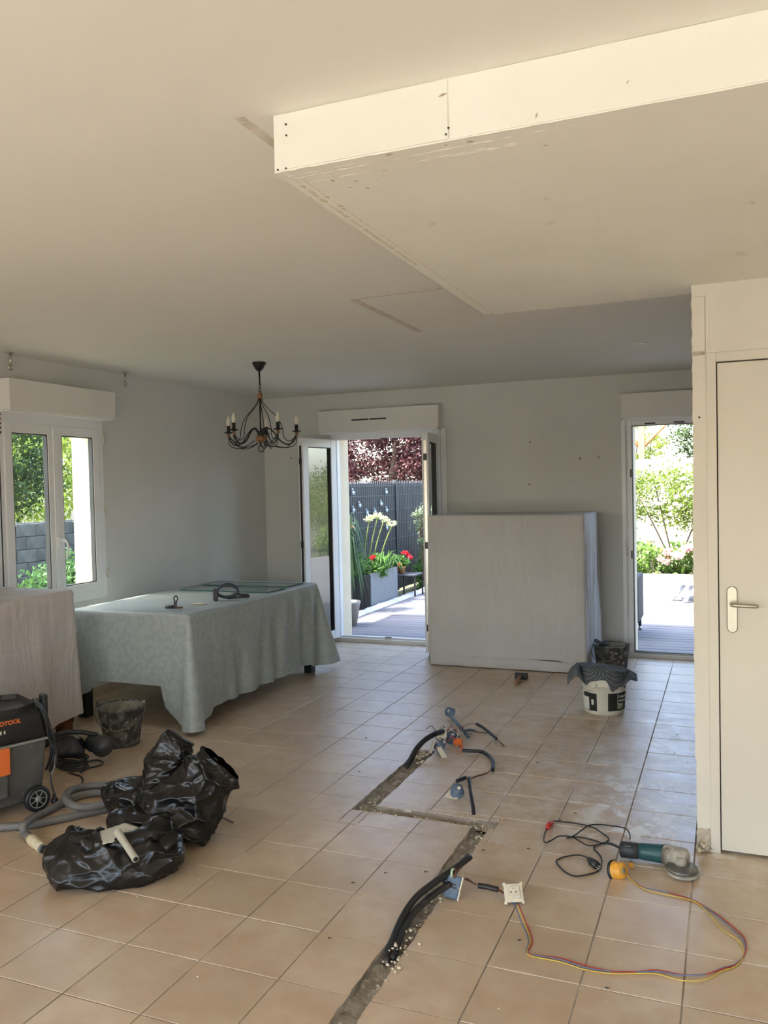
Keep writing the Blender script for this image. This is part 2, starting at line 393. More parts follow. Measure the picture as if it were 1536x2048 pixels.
# ------------------------------------------------------------------ setting: floor
XE, YE = 3.0, YB
TX, TY, TP = -.1362, 2.5855, .30
TR = [(-1.70, -1.60, 3.65, 4.62), (-1.70, -.985, 3.65, 3.73), (-1.09, -1.015, -2.0, 3.65)]   # chased channels cut through the tiles
floor = struct(empty('floor', (0, 0, 0)))
def subtract(rects, cut):
    out = []
    a0, a1, b0, b1 = cut
    for x0, x1, y0, y1 in rects:
        if x1 <= a0+1e-6 or x0 >= a1-1e-6 or y1 <= b0+1e-6 or y0 >= b1-1e-6: out.append((x0, x1, y0, y1)); continue
        if x0 < a0: out.append((x0, a0, y0, y1))
        if x1 > a1: out.append((a1, x1, y0, y1))
        m0, m1 = max(x0, a0), min(x1, a1)
        if y0 < b0: out.append((m0, m1, y0, b0))
        if y1 > b1: out.append((m0, m1, b1, y1))
    return [q for q in out if q[1]-q[0] > .004 and q[3]-q[2] > .004]
rects = [(XL-.05, XE, YS, YE+.05)]
for c in TR: rects = subtract(rects, c)
g = MB()
for q in rects: g.box(*q[:4], -.06, -.0022)
g.build('grout_bed', m_grout, floor)
tb = MB()
def rough_bed(x0, x1, y0, y1):
    nx = max(4, int((x1-x0)/.02)); ny = max(4, int((y1-y0)/.02))
    def fn(u, v):
        x = x0+(x1-x0)*u; y = y0+(y1-y0)*v; e = min(u, 1-u) if x1-x0 < y1-y0 else min(v, 1-v)
        return (x, y, -.032+.014*noise.noise(Vector((x*25, y*25, 1)))+.018*max(0, .25-e)/.25*(.7+noise.noise(Vector((x*18, y*18, 5)))))
    tb.grid(fn, nx, ny)
rough_bed(-1.70, -1.60, 3.73, 4.62); rough_bed(-1.70, -.985, 3.65, 3.73); rough_bed(-1.09, -1.015, .9, 3.65)
tb.build('trench_bed', m_screed, floor)
proto = MB().bbox(-.1475, .1475, -.1475, .1475, -.012, 0, .0016)
pm = None; tiles = []
def infr(x, y):
    v = Vector((x, y, 0))-Vector((0, 0, H)); d = v.dot(FW)
    if d < .2: return False
    px = 768+F*v.dot(RT)/d; py = 1024-F*v.dot(UP)/d
    return -150 < px < 1690 and py < 2200
def jag(x0, x1, y0, y1):
    def on(a, b): return any(abs(a-c) < 1e-5 for c in b)
    pts = []
    xs = [c[0] for c in TR]+[c[1] for c in TR]; ys = [c[2] for c in TR]+[c[3] for c in TR]
    def edge(p, q, cut, nrm):
        n = 9 if cut else 1
        for i in range(n):
            t = i/n; j = 0 if (i == 0 or not cut) else random.uniform(-.001, .006)
            pts.append((p[0]+(q[0]-p[0])*t+nrm[0]*j, p[1]+(q[1]-p[1])*t+nrm[1]*j))
    edge((x0, y0), (x1, y0), on(y0, ys), (0, 1)); edge((x1, y0), (x1, y1), on(x1, xs), (-1, 0))
    edge((x1, y1), (x0, y1), on(y1, ys), (0, -1)); edge((x0, y1), (x0, y0), on(x0, xs), (1, 0))
    return pts
rest = MB(); nt_ = 0
for i in range(-15, 12):
    for j in range(-17, 18):
        x0, y0 = TX+TP*i, TY+TP*j; x1, y1 = x0+TP, y0+TP
        q = (max(x0, XL-.02)+.0025, min(x1, XE)-.0025, max(y0, YS)+.0025, min(y1, YE+.03)-.0025)
        if q[1]-q[0] < .02 or q[3]-q[2] < .02: continue
        rs = [q]
        for c in TR: rs = subtract(rs, c)
        vis = infr((x0+x1)/2, (y0+y1)/2) and y0 > 1.3 and not (x0 > .0 and y0 > 3.72)
        whole = len(rs) == 1 and rs[0] == q and abs(q[1]-q[0]-.295) < 1e-3 and abs(q[3]-q[2]-.295) < 1e-3
        tiles.append((y0*y0+x0*x0, q, rs, vis, whole, (x0+x1)/2, (y0+y1)/2))
tiles.sort(key=lambda t: t[0])
for d2, q, rs, vis, whole, cx, cy in tiles:
    if vis and nt_ < 296:
        if whole:
            if pm is None:
                o = proto.build('tile', m_tile, floor); pm = o.data
            else:
                o = bpy.data.objects.new('tile', pm); COL.objects.link(o); o.parent = floor
            o.location = (cx, cy, random.uniform(-.0004, .0004)); nt_ += 1
        else:
            for r_ in rs:
                if nt_ < 298: MB().poly(jag(*r_), -.012, 0).build('tile', m_tile, floor); nt_ += 1
                else: rest.poly(jag(*r_), -.012, 0)
    else:
        for r_ in rs: rest.poly([(r_[0], r_[2]), (r_[1], r_[2]), (r_[1], r_[3]), (r_[0], r_[3])], -.012, 0)
o = rest.build('outlying_tiles', m_tile, floor); o['kind'] = 'stuff'

# ------------------------------------------------------------------ setting: walls, ceiling, soffit
def wall_x(name, X0, X1, y0, y1, z1, holes, m=m_wall):      # wall between X0..X1 running along Y with holes (y0,y1,z0,z1)
    b = MB(); ys = sorted(set([y0, y1]+[h[0] for h in holes]+[h[1] for h in holes]))
    for a, c in zip(ys, ys[1:]):
        hs_ = [h for h in holes if h[0] <= a+1e-6 and h[1] >= c-1e-6]
        if not hs_: b.box(X0, X1, a, c, -.1, z1); continue
        h = hs_[0]
        if h[2] > -.05: b.box(X0, X1, a, c, -.1, h[2])
        b.box(X0, X1, a, c, h[3], z1)
    return b
def wall_y(Y0, Y1, x0, x1, z1, holes):
    b = MB(); xs = sorted(set([x0, x1]+[h[0] for h in holes]+[h[1] for h in holes]))
    for a, c in zip(xs, xs[1:]):
        hs_ = [h for h in holes if h[0] <= a+1e-6 and h[1] >= c-1e-6]
        if not hs_: b.box(a, c, Y0, Y1, -.1, z1); continue
        h = hs_[0]
        if h[2] > -.05: b.box(a, c, Y0, Y1, -.1, h[2])
        b.box(a, c, Y0, Y1, h[3], z1)
    return b
ZT = CEIL+.02
WIN = (4.22, 5.19, .79, 2.08)
SIDE = [(-1.9, -.3, -.1, 2.2)]  # unseen opening behind the camera, put in to brighten the room
DM = (-3.70, -2.58, -.1, 2.10); DR = (-.80, .22, -.1, 2.10)
SOUTH = [(-4.0, -.9, -.1, 2.25), (-.4, 2.8, -.1, 2.25)]  # unseen openings, widened to brighten the near ceiling
def shell(inner, outer, name):
    wi = inner.build(name, m_wall); struct(wi); wo_ = outer.build('outer_render', m_render, wi); return wi
shell(wall_x('', XL-.10, XL, YS-.1, YB+.1, ZT, [WIN]+SIDE), wall_x('', XL-.30, XL-.10, YS-.3, YB+.3, ZT+.2, [(WIN[0]-.02, WIN[1]+.02, WIN[2]-.04, WIN[3]+.0)]+SIDE), 'wall_left')
shell(wall_y(YB, YB+.10, XL, XR, ZT, [DM, DR]), wall_y(YB+.10, YB+.30, XL-.3, XR+.3, ZT+.2, [(DM[0]+.03, DM[1]-.03, -.1, 2.10), (DR[0]+.03, DR[1], -.1, 2.1)]), 'wall_back')
shell(wall_x('', XR, XR+.1, YS, YB+.1, ZT, []), wall_x('', XR+.1, XR+.3, YS-.3, YB+.3, ZT+.2, []), 'wall_right')
shell(wall_y(YS-.10, YS, XL, XR, ZT, SOUTH), wall_y(YS-.30, YS-.10, XL-.3, XR+.3, ZT+.2, SOUTH), 'wall_front')
ceil = struct(MB().box(XL-.05, XR+.05, YS-.05, YB+.05, CEIL, CEIL+.12).build('ceiling', m_ceil))
rf = struct(MB().box(XL-.64, XR+.6, YS-.65, YB+.66, CEIL+.14, CEIL+.30).build('roof_slab', m_roofun))  # unseen roof slab, overhang sized to shade window reveal and near deck
# plaster seams left on the ceiling by a removed partition
def seam(x0, x1, y0, y1, n=40, h=.003):
    b = MB(); L = max(x1-x0, y1-y0); alongx = (x1-x0) > (y1-y0)
    def fn(u, v):
        x = x0+(x1-x0)*(u if alongx else v); y = y0+(y1-y0)*(v if alongx else u)
        e = .006*noise.noise(Vector((x*20, y*20, 0)))
        if v in (0, 1): x += 0 if alongx else e; y += e if alongx else 0
        z = CEIL+.001 if v in (0, 1) else CEIL-h-.002*noise.noise(Vector((x*30, y*30, 3)))
        return (x, y, z)
    return b.grid(fn, n, 4)
for q in ((-1.74, -1.262, 3.86, 3.90), (-1.77, -1.71, 3.9, 4.88), (-1.165, -1.125, 1.87, 2.36)):
    seam(*q).build('plaster_seam', pmat('seam_filler', (.66, .62, .54), (.54, .49, .41), 14, .9, .5, 60), ceil)
# dropped soffit
SX0, SX1, SY0, SY1, SZ = -1.06, XR+.02, 1.90, 3.90, 2.368
sf = struct(empty('trim_2', (0, 0, 0)))
sf['label'] = 'dropped cream plasterboard soffit with rough edges'
def rough_box(x0, x1, y0, y1, z0, z1, a=.0025, n=90):
    b = MB()
    def j(x, y, z, s): return a*noise.noise(Vector((x*22+s, y*22, z*22)))
    N = n
    xs = [x0+(x1-x0)*(i/N)**1.6 for i in range(N+1)]
    def row(y, z): return [Vector((x, y+j(x, y, z, 3), z+j(x, y, z, 9))) for x in xs]
    r0, r1, r2, r3 = row(y0, z1), row(y0, z0), row(y1, z0), row(y1, z1)
    for A, B in ((r0, r1), (r1, r2), (r2, r3)):
        vs = A+B; k = len(A); b.add(vs, [(i, i+1, k+i+1, k+i) for i in range(k-1)])
    M_ = 60; ys = [y0+(y1-y0)*i/M_ for i in range(M_+1)]
    top = [Vector((x0, y, z1)) for y in ys]; bot = [Vector((x0+j(x0, y, z0, 5), y, z0+j(x0, y, z0, 9))) for y in ys]
    b.add(top+bot, [(i, i+1, M_+1+i+1, M_+1+i) for i in range(M_)]); return b
rough_box(SX0, SX1, SY0, SY1, SZ, CEIL+.01).build('soffit_board', m_soffit, sf)
# facing board (screwed on), bottom lip strips with ragged filler lines
MB().bbox(SX0+.002, -.595, SY0-.004, SY0+.004, SZ+.004, CEIL-.003, .0012).build('facing_board', m_soffit, sf)
MB().bbox(-.592, SX1, SY0-.003, SY0+.004, SZ+.003, CEIL-.001, .0012).build('facing_board', m_soffit, sf)
b = MB()
def ridge(x0, x1, y, w_=.006, h=.004, seed=0, yy=None):
    def fn(u, v):
        x = x0+(x1-x0)*u; yc = y+(0 if yy is None else (yy-y)*u)+.003*noise.noise(Vector((x*12, seed, 0)))
        hh = h*(.6+noise.noise(Vector((x*40, seed, 2))))
        return (x, yc+w_*(v-.5)*(1+.5*noise.noise(Vector((x*30, 7, seed)))), SZ+.001-(hh if 0 < v < 1 else 0))
    b.grid(fn, int(abs(x1-x0)/.008)+3, 3)
ridge(SX0, -.30, SY0+.055, .008, .004, 1, SY0+.035); ridge(SX0, -.45, SY0+.10, .006, .003, 4, SY0+.075); ridge(-.62, -.42, SY0+.095, .02, .006, 8, SY0+.085)
ridge(SX0+.02, SX0+.3, SY0+.035, .012, .003, 6)
for k in range(3): pass
ridge(SX0+.02, 0.35, SY1-.03, .010, .004, 9)
b.build('filler_ridge', m_soffit, sf)
b = MB()
def ridge_y(y0, y1, x, w_, seed):
    def fn(u, v):
        y = y0+(y1-y0)*u; hh = .003*(.6+noise.noise(Vector((y*40, seed, 2))))
        return (x+w_*(v-.5)*(1+.5*noise.noise(Vector((y*30, 7, seed)))), y, SZ+.001-(hh if 0 < v < 1 else 0))
    b.grid(fn, int(abs(y1-y0)/.01)+3, 3)
ridge_y(SY0, SY1, SX0+.045, .008, 2); ridge_y(SY0+.1, SY0+1.0, SX0+.02, .02, 5)
b.build('filler_ridge', pmat('edge_filler', (.70, .66, .57), (.6, .55, .45), 20, .85, .4, 60), sf)
hol = [(572, 249), (573, 271), (572, 337), (897, 256), (892, 269), (556, 340)]
for px, py in hol:
    p = pty(px, py, SY0-.0045)
    MB().lathe([(.0, 0), (.0025, 0), (.0025, .002)], p, 8, Matrix.Rotation(R(90), 3, 'X')).build('screw_hole', m_black, sf)
b = MB()
for px, py, l, a in ((885, 190, .022, .2), (778, 309, .022, 0), (666, 361, .014, 1.2), (712, 362, .012, 1), (700, 375, .010, .8), (735, 376, .014, 1), (655, 394, .012, .3),
                     (681, 412, .022, .2), (687, 418, .014, 1.0), (1092, 290, .010, .2), (940, 283, .018, .1), (892, 290, .010, 1), (766, 352, .008, 0), (1197, 434, .006, 0), (770, 340, .012, .1), (1073, 231, .014, 1.2), (1255, 164, .008, 1.)):
    onf = (px, py) in ((885, 190), (1073, 231), (1255, 164))
    p = pty(px, py, SY0-.005) if onf else pt(px, py, SZ-.0015)
    d = Vector((math.cos(a), 0, math.sin(a))) if onf else Vector((math.cos(a), math.sin(a), 0))
    e = Vector((-d.z, 0, d.x)) if onf else Vector((-d.y, d.x, 0))
    nn = Vector((0, -.001, 0)) if onf else Vector((0, 0, -.001))
    vs = [p-d*l/2, p+e*l*.16, p+d*l/2, p-e*l*.12]
    b.add(vs+[v+nn for v in vs], [(0, 1, 2, 3), (4, 5, 6, 7), (0, 1, 5, 4), (1, 2, 6, 5), (2, 3, 7, 6), (3, 0, 4, 7)])
o = b.build('chipped_plaster', m_raw, sf); o['kind'] = 'stuff'

# partition stub with the interior door
DW = 3.72
st = struct(empty('wall_stub', (0, 0, 0)))
def stub_fn():
    b = MB(); N = 130; zs = [SZ*i/N for i in range(N+1)]
    def ex(z, s):
        e = .0035*noise.noise(Vector((s, 0, z*26)))+.0025*noise.noise(Vector((s, 5, z*70)))
        if z < .12: e += .004*noise.noise(Vector((2, 2, z*90)))
        return -.128+e-.004*(1 if 1.5 > z > .4 else 0)
    A = [Vector((ex(z, 0), DW, z)) for z in zs]; B = [Vector((ex(z, 9)+.002, DW+.07, z)) for z in zs]
    Cc = [Vector((-.074, DW, z)) for z in zs]; D = [Vector((-.074, DW+.07, z)) for z in zs]; k = N+1
    for P, Q in ((A, Cc), (A, B), (B, D)): b.add(P+Q, [(i, i+1, k+i+1, k+i) for i in range(N)])
    b.box(-.074, XR, DW, DW+.07, 2.085, SZ)
    b.box(.78, XR, DW, DW+.07, 0, 2.085)
    return b
stub_fn().build('partition', m_stub, st)
# loose upper strip of board, its joints, and the hacked-out foot
MB().bbox(-.124, -.077, DW-.005, DW+.001, 2.095, 2.318, .0012).build('board_strip', m_stub, st)
MB().bbox(-.0755, -.060, DW-.003, DW+.001, 2.084, 2.325, .001).build('board_strip', m_stub, st)
MB().box(-.0764, -.0755, DW-.0045, DW, 2.092, 2.318).build('joint_line', m_raw, st)
b = MB()
for (x0, x1, z0, z1) in ((-.126, -.078, 2.078, 2.092),):
    b.grid(lambda u, v: (x0+(x1-x0)*u, DW-.002-.006*abs(noise.noise(Vector((u*5, v*4, 1)))), z0+(z1-z0)*v+.003*noise.noise(Vector((u*9, v, 4)))), 12, 5)
b.build('torn_plaster', m_raw, st)
b = MB()
b.grid(lambda u, v: (-.127+.052*u, DW-.0015-.006*max(0, noise.noise(Vector((u*6, v*6, 3)))), .0+(.095+.012*noise.noise(Vector((u*4, 1, 1))))*v), 16, 16, False)
b.build('torn_plaster', m_raw, st)
b = MB()
for k in range(14): b.ball((-.10+random.uniform(-.03, .03), DW-.012+random.uniform(-.012, .01), random.uniform(.004, .03)), random.uniform(.004, .011), 8, nzz=.6, nsc=60)
o = b.build('plaster_rubble', m_crumb, st); o['kind'] = 'stuff'
MB().lathe([(0, 0), (.004, 0), (.004, .003)], (-.102, DW-.001, 1.822), 10, Matrix.Rotation(R(90), 3, 'X')).build('screw_hole', m_black, st)

door = struct(empty('door_3', (0, DW, 0)))
door['label'] = 'flush cream interior door with lever handle at the right'
fb = MB(); fb.bbox(-.074, -.036, DW-.008, DW+.075, 0, 2.085, .002); fb.bbox(.70, .782, DW-.008, DW+.075, 0, 2.085, .002); fb.bbox(-.036, .70, DW-.008, DW+.075, 2.046, 2.085, .002)
fb.build('door_frame', m_jamb, door)
lf = MB().bbox(-.032, .698, DW+.002, DW+.042, .012, 2.041, .002).build('door_leaf', m_jamb, door)
MB().box(-.036, .70, DW+.05, DW+.056, 0, 2.046).build('door_gap_shade_sheet', m_black, door)  # black sheet behind the leaf, stands in for shade in the gap
# handle: long rounded plate, curved lever, keyhole screws
hp = MB(); hx = .017; z0, z1, hw = .930, 1.122, .0205
outl = [(hx+hw*math.cos(a), z1-hw+hw*math.sin(a)) for a in [PI*i/10 for i in range(11)]]+[(hx-hw*math.cos(a), z0+hw-hw*math.sin(a)) for a in [PI*i/10 for i in range(11)]]
n_ = len(outl)
for sc_, y in ((1, DW+.002), (1, DW-.004), (.88, DW-.007)): pass
vs = []
for sc_, y in ((1, DW+.002), (1, DW-.0035), (.86, DW-.006)):
    for x, z in outl: vs.append((hx+(x-hx)*sc_, y, (z0+z1)/2+(z-(z0+z1)/2)*(1-(1-sc_)*.2)))
hp.add(vs, [(k*n_+i, k*n_+(i+1) % n_, (k+1)*n_+(i+1) % n_, (k+1)*n_+i) for k in (0, 1) for i in range(n_)]+[tuple(range(2*n_, 3*n_))], False)
plate = hp.build('handle_plate', m_nickel, door)
lev = spline([(hx, DW-.005, 1.05), (hx, DW-.04, 1.05), (hx+.012, DW-.052, 1.05), (hx+.05, DW-.053, 1.049), (hx+.098, DW-.045, 1.047)], 6)
MB().tube(lev, [.008]*6+[.0085]*(len(lev)-8)+[.0075, .006], 12).build('door_handle', m_nickel, door)
for z in (1.110, .945): MB().lathe([(0, 0), (.0035, 0), (.0035, .002)], (hx, DW-.0055, z), 10, Matrix.Rotation(R(90), 3, 'X')).build('screw', m_raw, door)
MB().lathe([(0, 0), (.0055, 0), (.0055, .002)], (hx, DW-.0055, .981), 10, Matrix.Rotation(R(90), 3, 'X')).build('keyhole', m_raw, door)

# baseboard tiles along the left and the back wall
bl = MB(); 
y = YS
while y < YB-.02: bl.bbox(XL, XL+.01, y+.002, min(y+.298, YB), 0, .075, .002); y += .3
struct(bl.build('baseboard_left', m_tile))
bl = MB(); x = XL+.02
while x < XR:
    x2 = min(x+.298, XR)
    if not (DM[0]-.12 < (x+x2)/2 < DM[1]+.12 or DR[0]-.1 < (x+x2)/2 < DR[1]+.1): bl.bbox(x+.002, x2, YB-.01, YB, 0, .075, .002)
    x += .3
struct(bl.build('baseboard_back', m_tile))

# ------------------------------------------------------------------ casements
def sash(w_, h, m=m_pvc, stile=.075, t=.055):                # leaf frame in its own x-z plane, hinge at x=0
    b = MB()
    for q in ((0, stile, 0, h), (w_-stile, w_, 0, h), (stile, w_-stile, 0, stile), (stile, w_-stile, h-stile, h)):
        b.bbox(q[0], q[1], -t/2, t/2, q[2], q[3], .005)
    return b
m_glassd = glass_mat('door_glass', 2.4)
def leaf(parent, hinge, rz, w_, h, z, stile=.075, t=.055, name='casement_leaf'):
    o = sash(w_, h, stile=stile, t=t).build(name, m_pvc); o.parent = parent
    o.location = Vector((hinge[0], hinge[1], z))-Vector(parent.location); o.rotation_euler = (0, 0, rz)
    g = MB()
    s = stile
    for q in ((s-.002, s+.007, s, h-s), (w_-s-.007, w_-s+.002, s, h-s), (s, w_-s, s-.002, s+.006), (s, w_-s, h-s-.006, h-s+.002)):
        g.box(q[0], q[1], -t/2+.006, t/2-.006, q[2], q[3])
    go = g.build('glazing_gasket', m_black); go.parent = o
    p = MB().box(s, w_-s, -.003, .003, s, h-s).build('glass_pane', m_glassd if h > 1.9 else m_glass); p.parent = o
    return o
# window_1: left wall, two leaves, roller box above
win = struct(empty('window_1', (XL, 4.72, .79))); win['label'] = 'white two-leaf window in the left wall with a roller-shutter box'
y0, y1, z0, z1 = WIN; fr = MB(); xi, xo = XL+.004, XL-.065
fr.bbox(xo, xi, y0-.05, y0+.03, z0-.04, z1+.045, .003); fr.bbox(xo, xi, y1-.03, y1+.03, z0-.04, z1+.045, .003)
fr.bbox(xo, xi, y0+.03, y1-.03, z0-.04, z0+.03, .003); fr.bbox(xo, xi, y0+.03, y1-.03, z1-.03, z1+.045, .003)
fr.build('window_frame', m_pvc, win)
wl = (y1-y0-.05)/2
l1 = leaf(win, (XL-.01, y0+.025), R(90), wl, z1-z0-.05, z0+.025, .068, .05)
l2 = leaf(win, (XL-.01, y1-.025), R(-90), wl, z1-z0-.05, z0+.025, .068, .05)
MB().bbox(XL+.013, XL+.022, 4.68, 4.73, z0+.03, z1-.03, .003).build('meeting_stile', m_pvc, win)
hb = MB(); hb.bbox(XL+.02, XL+.034, 4.69, 4.72, 1.17, 1.25, .004)
hb.tube(spline([(XL+.03, 4.72, 1.225), (XL+.065, 4.722, 1.225), (XL+.075, 4.735, 1.19), (XL+.072, 4.74, 1.14), (XL+.06, 4.738, 1.09)], 5), .009, 8)
hb.build('window_handle', m_pvc, win)
for z in (1.98, 1.44, .94): MB().tube([(XL+.012, y1+.032, z-.035), (XL+.012, y1+.032, z+.035)], .006, 8).build('hinge', m_frame, win)
MB().tube([(XL+.012, y0-.055, 1.30), (XL+.012, y0-.055, 1.38)], .009, 8).build('hinge', m_frame, win)
sb = MB().bbox(XL-.0, XL+.155, 4.17, 5.20, 2.127, 2.333, .004).build('shutter_box', m_pvcbox, win)
MB().bbox(XL, XL+.135, 4.19, 5.18, 2.118, 2.127, .002).build('box_lip', m_pvc, win)
MB().tube([(XL+.03, 4.185, 2.10), (XL+.03, 4.185, .95)], .004, 6).build('crank_rod', m_black, win)
b = MB()
for k in range(5): b.ball((XL+.04, 4.19, 2.10-.03*k), .009, 8)
b.build('bead_chain', m_mahog, win)

# door_1: French door in the back wall
d1 = struct(empty('door_1', (-3.14, YB, 0))); d1['label'] = 'open white French door in the back wall, both leaves swung inwards'
fr = MB(); ya, yb = YB-.012, YB+.06
fr.bbox(DM[0]-.02, DM[0]+.05, ya, yb, 0, 2.12, .004); fr.bbox(DM[1]-.05, DM[1]+.03, ya, yb, 0, 2.12, .004); fr.bbox(DM[0]+.05, DM[1]-.05, ya, yb, 2.045, 2.12, .004)
fr.build('door_frame', m_pvc, d1)
th = MB(); th.bbox(DM[0]-.02, DM[1]+.03, YB-.03, YB+.09, -.002, .040, .006); th.bbox(DM[0], DM[1], YB+.0, YB+.05, .038, .058, .004)
th.build('threshold', m_pvcbox, d1)
MB().bbox(-3.17, -3.10, YB-.012, YB+.004, .056, .064, .002).build('latch_keep', m_dark, d1)
MB().bbox(-3.17, -3.10, YB-.012, YB+.004, 2.038, 2.045, .002).build('latch_keep', m_dark, d1)
LA = leaf(d1, (-3.675, YB-.035), R(-101), .535, 2.005, .045, .085, .06)
LB = leaf(d1, (-2.595, YB-.035), R(180+99), .535, 2.005, .045, .085, .06)
for lfo in (LA, LB):
    hg = MB()
    hg.box(.528, .537, -.012, .012, .1, 1.93)
    hgo = hg.build('espagnolette', m_dark if lfo is LA else m_steel); hgo.parent = lfo
    for z in (.20, .95, 1.75):
        k = MB().bbox(.53, .543, -.016, .016, z, z+.06, .003).build('lock_keep', m_dark); k.parent = lfo
bx = MB().bbox(-3.80, -2.525, YB-.13, YB, 2.118, 2.335, .005).build('shutter_box', m_pvcbox, d1)
MB().bbox(-3.79, -2.54, YB-.12, YB, 2.10, 2.118, .002).build('box_lip', m_pvc, d1)
MB().bbox(-2.545, -2.49, YB-.012, YB, .0, 2.118, .003).build('cover_strip', m_pvc, d1)
for xa in (-3.425, -3.235): MB().bbox(xa, xa+.18, YB-.136, YB-.13, 2.222, 2.236, .001).build('vent_slot', m_dark, d1)

# door_2: right glazed door, its opening leads to the terrace
d2 = struct(empty('door_2', (-.3, YB, 0))); d2['label'] = 'right-hand white patio door opening beside the partition stub'
fr = MB(); fr.bbox(DR[0]-.045, DR[0]+.03, ya, yb, 0, 2.12, .004); fr.bbox(DR[1]-.03, DR[1]+.05, ya, yb, 0, 2.12, .004); fr.bbox(DR[0]+.03, DR[1]-.03, ya, yb, 2.055, 2.12, .004)
fr.bbox(DR[0]-.06, DR[0]-.02, YB-.03, YB+.0, 0, 2.10, .004)
fr.build('door_frame', m_pvc, d2)
th = MB(); th.bbox(DR[0]-.045, DR[1]+.05, YB-.03, YB+.09, -.002, .036, .006); th.bbox(DR[0], DR[1], YB, YB+.05, .034, .05, .003); th.build('threshold', m_pvcbox, d2)
g = MB(); g.box(DR[0]+.03, DR[0]+.036, YB-.01, YB+.05, .05, 2.055); g.box(DR[0]+.03, DR[1]-.03, YB-.01, YB+.05, .05, .056); g.box(DR[0]+.03, DR[1]-.03, YB-.01, YB+.05, 2.049, 2.055)
g.build('rebate_gasket', m_black, d2)
MB().bbox(DR[0]-.05, XR-2.6, YB-.13, YB, 2.118, 2.330, .005).build('shutter_box', m_pvcbox, d2)
MB().bbox(DR[0]-.03, .36, YB-.12, YB, 2.10, 2.118, .002).build('box_lip', m_pvc, d2)
for z in (1.60, .88): MB().bbox(DR[0]+.012, DR[0]+.024, YB-.022, YB-.01, z, z+.07, .003).build('hinge', m_dark, d2)
MB().tube([(DR[0]-.022, YB-.035, 2.05), (DR[0]-.022, YB-.035, .35)], .005, 6).build('crank_rod', m_pvc, d2)
MB().tube([(DR[0]-.022, YB-.045, 1.05), (DR[0]-.022, YB-.045, .90)], .008, 6).build('crank_grip', m_pvcbox, d2)
for xx in (-.66, -.42): MB().bbox(xx, xx+.09, YB-.014, YB-.005, 2.062, 2.074, .001).build('latch_keep', m_dark, d2)

# small screw plugs left in the back wall
for px, py in ((1060, 884), (1059, 969), (1160, 917), (1197, 915), (583, 916), (1248, 1057)):
    MB().lathe([(0, 0), (.009, 0), (.011, .004), (.009, .004)], pty(px, py, YB-.003), 10, Matrix.Rotation(R(90), 3, 'X')).build('screw_plug', m_raw, bpy.data.objects['wall_back'])

# ceiling spots and curtain-rod hangers
for (px, py), lb in (((1280, 687), 'recessed ceiling spot between the soffit and the right patio door'), ((721, 772), 'recessed ceiling spot close to the French door shutter box')):
    p = pt(px, py, CEIL); s_ = thing('ceiling_spot', (p.x, p.y, CEIL), lb, 'ceiling light', 'recessed ceiling spots')
    MB().lathe([(.045, 0), (.045, -.004), (.036, -.007), (.03, -.002), (.03, .01)], p, 20).build('ring', m_pvc, s_)
    MB().lathe([(0, -.003), (.02, -.005), (.03, -.002)], p, 16).build('lens', m_bulb, s_)
for (px, py), lb in (((20, 705), 'short steel curtain-pole hanger above the near end of the shutter box'), ((250, 744), 'short steel curtain-pole hanger beyond the far end of the shutter box')):
    p = pt(px, py, CEIL); p.x = max(p.x, XL+.06); hgr = thing('curtain_hanger', (p.x, p.y, CEIL), lb, 'curtain bracket', 'ceiling brackets of the removed curtain pole')
    MB().lathe([(.0, 0), (.030, 0), (.030, -.005), (.010, -.009)], p, 16).build('mounting_plate', m_steel, hgr)
    MB().tube([p+Vector((0, 0, -.005)), p+Vector((0, 0, -.085))], .008, 10).build('stem', m_steel, hgr)
    rr = [p+Vector((0, .016*math.cos(a), -.10+.016*math.sin(a))) for a in [2*PI*i/16 for i in range(17)]]
    MB().tube(rr, .006, 8, False).build('ring', m_steel, hgr)

# ------------------------------------------------------------------ chandelier
CH = Vector((-3.229, 5.473, 0)); ch = thing('chandelier', (CH.x, CH.y, CEIL), 'black wrought-iron five-light chandelier with candle bulbs hanging from the ceiling', 'chandelier')
def C3(r, a, z): return Vector((CH.x+r*math.cos(a), CH.y+r*math.sin(a), z))
MB().lathe([(0, CEIL), (.052, CEIL), (.050, CEIL-.012), (.040, CEIL-.03), (.030, CEIL-.05), (.012, CEIL-.066), (0, CEIL-.068)], CH, 20).build('ceiling_cup', m_iron, ch)
MB().tube([C3(0, 0, CEIL-.06), C3(.002, 0, CEIL-.17)], .007, 8).build('rod', m_iron, ch)
lk = MB()
for k, (z, ax) in enumerate(((CEIL-.175, 0), (CEIL-.205, 1), (CEIL-.232, 0))):
    lk.tube([Vector((CH.x+(.008*math.cos(a) if ax else .003), CH.y+(.0 if ax else .008*math.cos(a)), z+.017*math.sin(a))) for a in [2*PI*i/12 for i in range(13)]], .003, 6, False)
lk.build('chain', m_iron, ch)
MB().lathe([(0, 2.285), (.017, 2.285), (.019, 2.265), (.017, 2.243), (0, 2.243)], CH, 16).build('collar', m_wood, ch)
MB().tube([C3(0, 0, 2.25), C3(0, 0, 1.97)], .0065, 8).build('centre_rod', m_iron, ch)
MB().lathe([(0, 1.965), (.030, 1.965), (.040, 1.95), (.038, 1.93), (.022, 1.918), (0, 1.915)], CH, 16).build('hub', m_wood, ch)
MB().lathe([(0, 2.0), (.022, 2.0), (.026, 1.965), (0, 1.965)], CH, 12).build('hub_cap', m_iron, ch)
MB().tube([C3(0, 0, 1.92), C3(0, 0, 1.89)], .006, 8).tube([Vector((CH.x+.023*math.cos(a)*.9, CH.y+.023*math.cos(a)*.4, 1.868+.023*math.sin(a))) for a in [2*PI*i/18 for i in range(19)]], .0035, 6, False).build('ring', m_iron, ch)
view = math.atan2(-CH.y, -CH.x)            # towards the camera
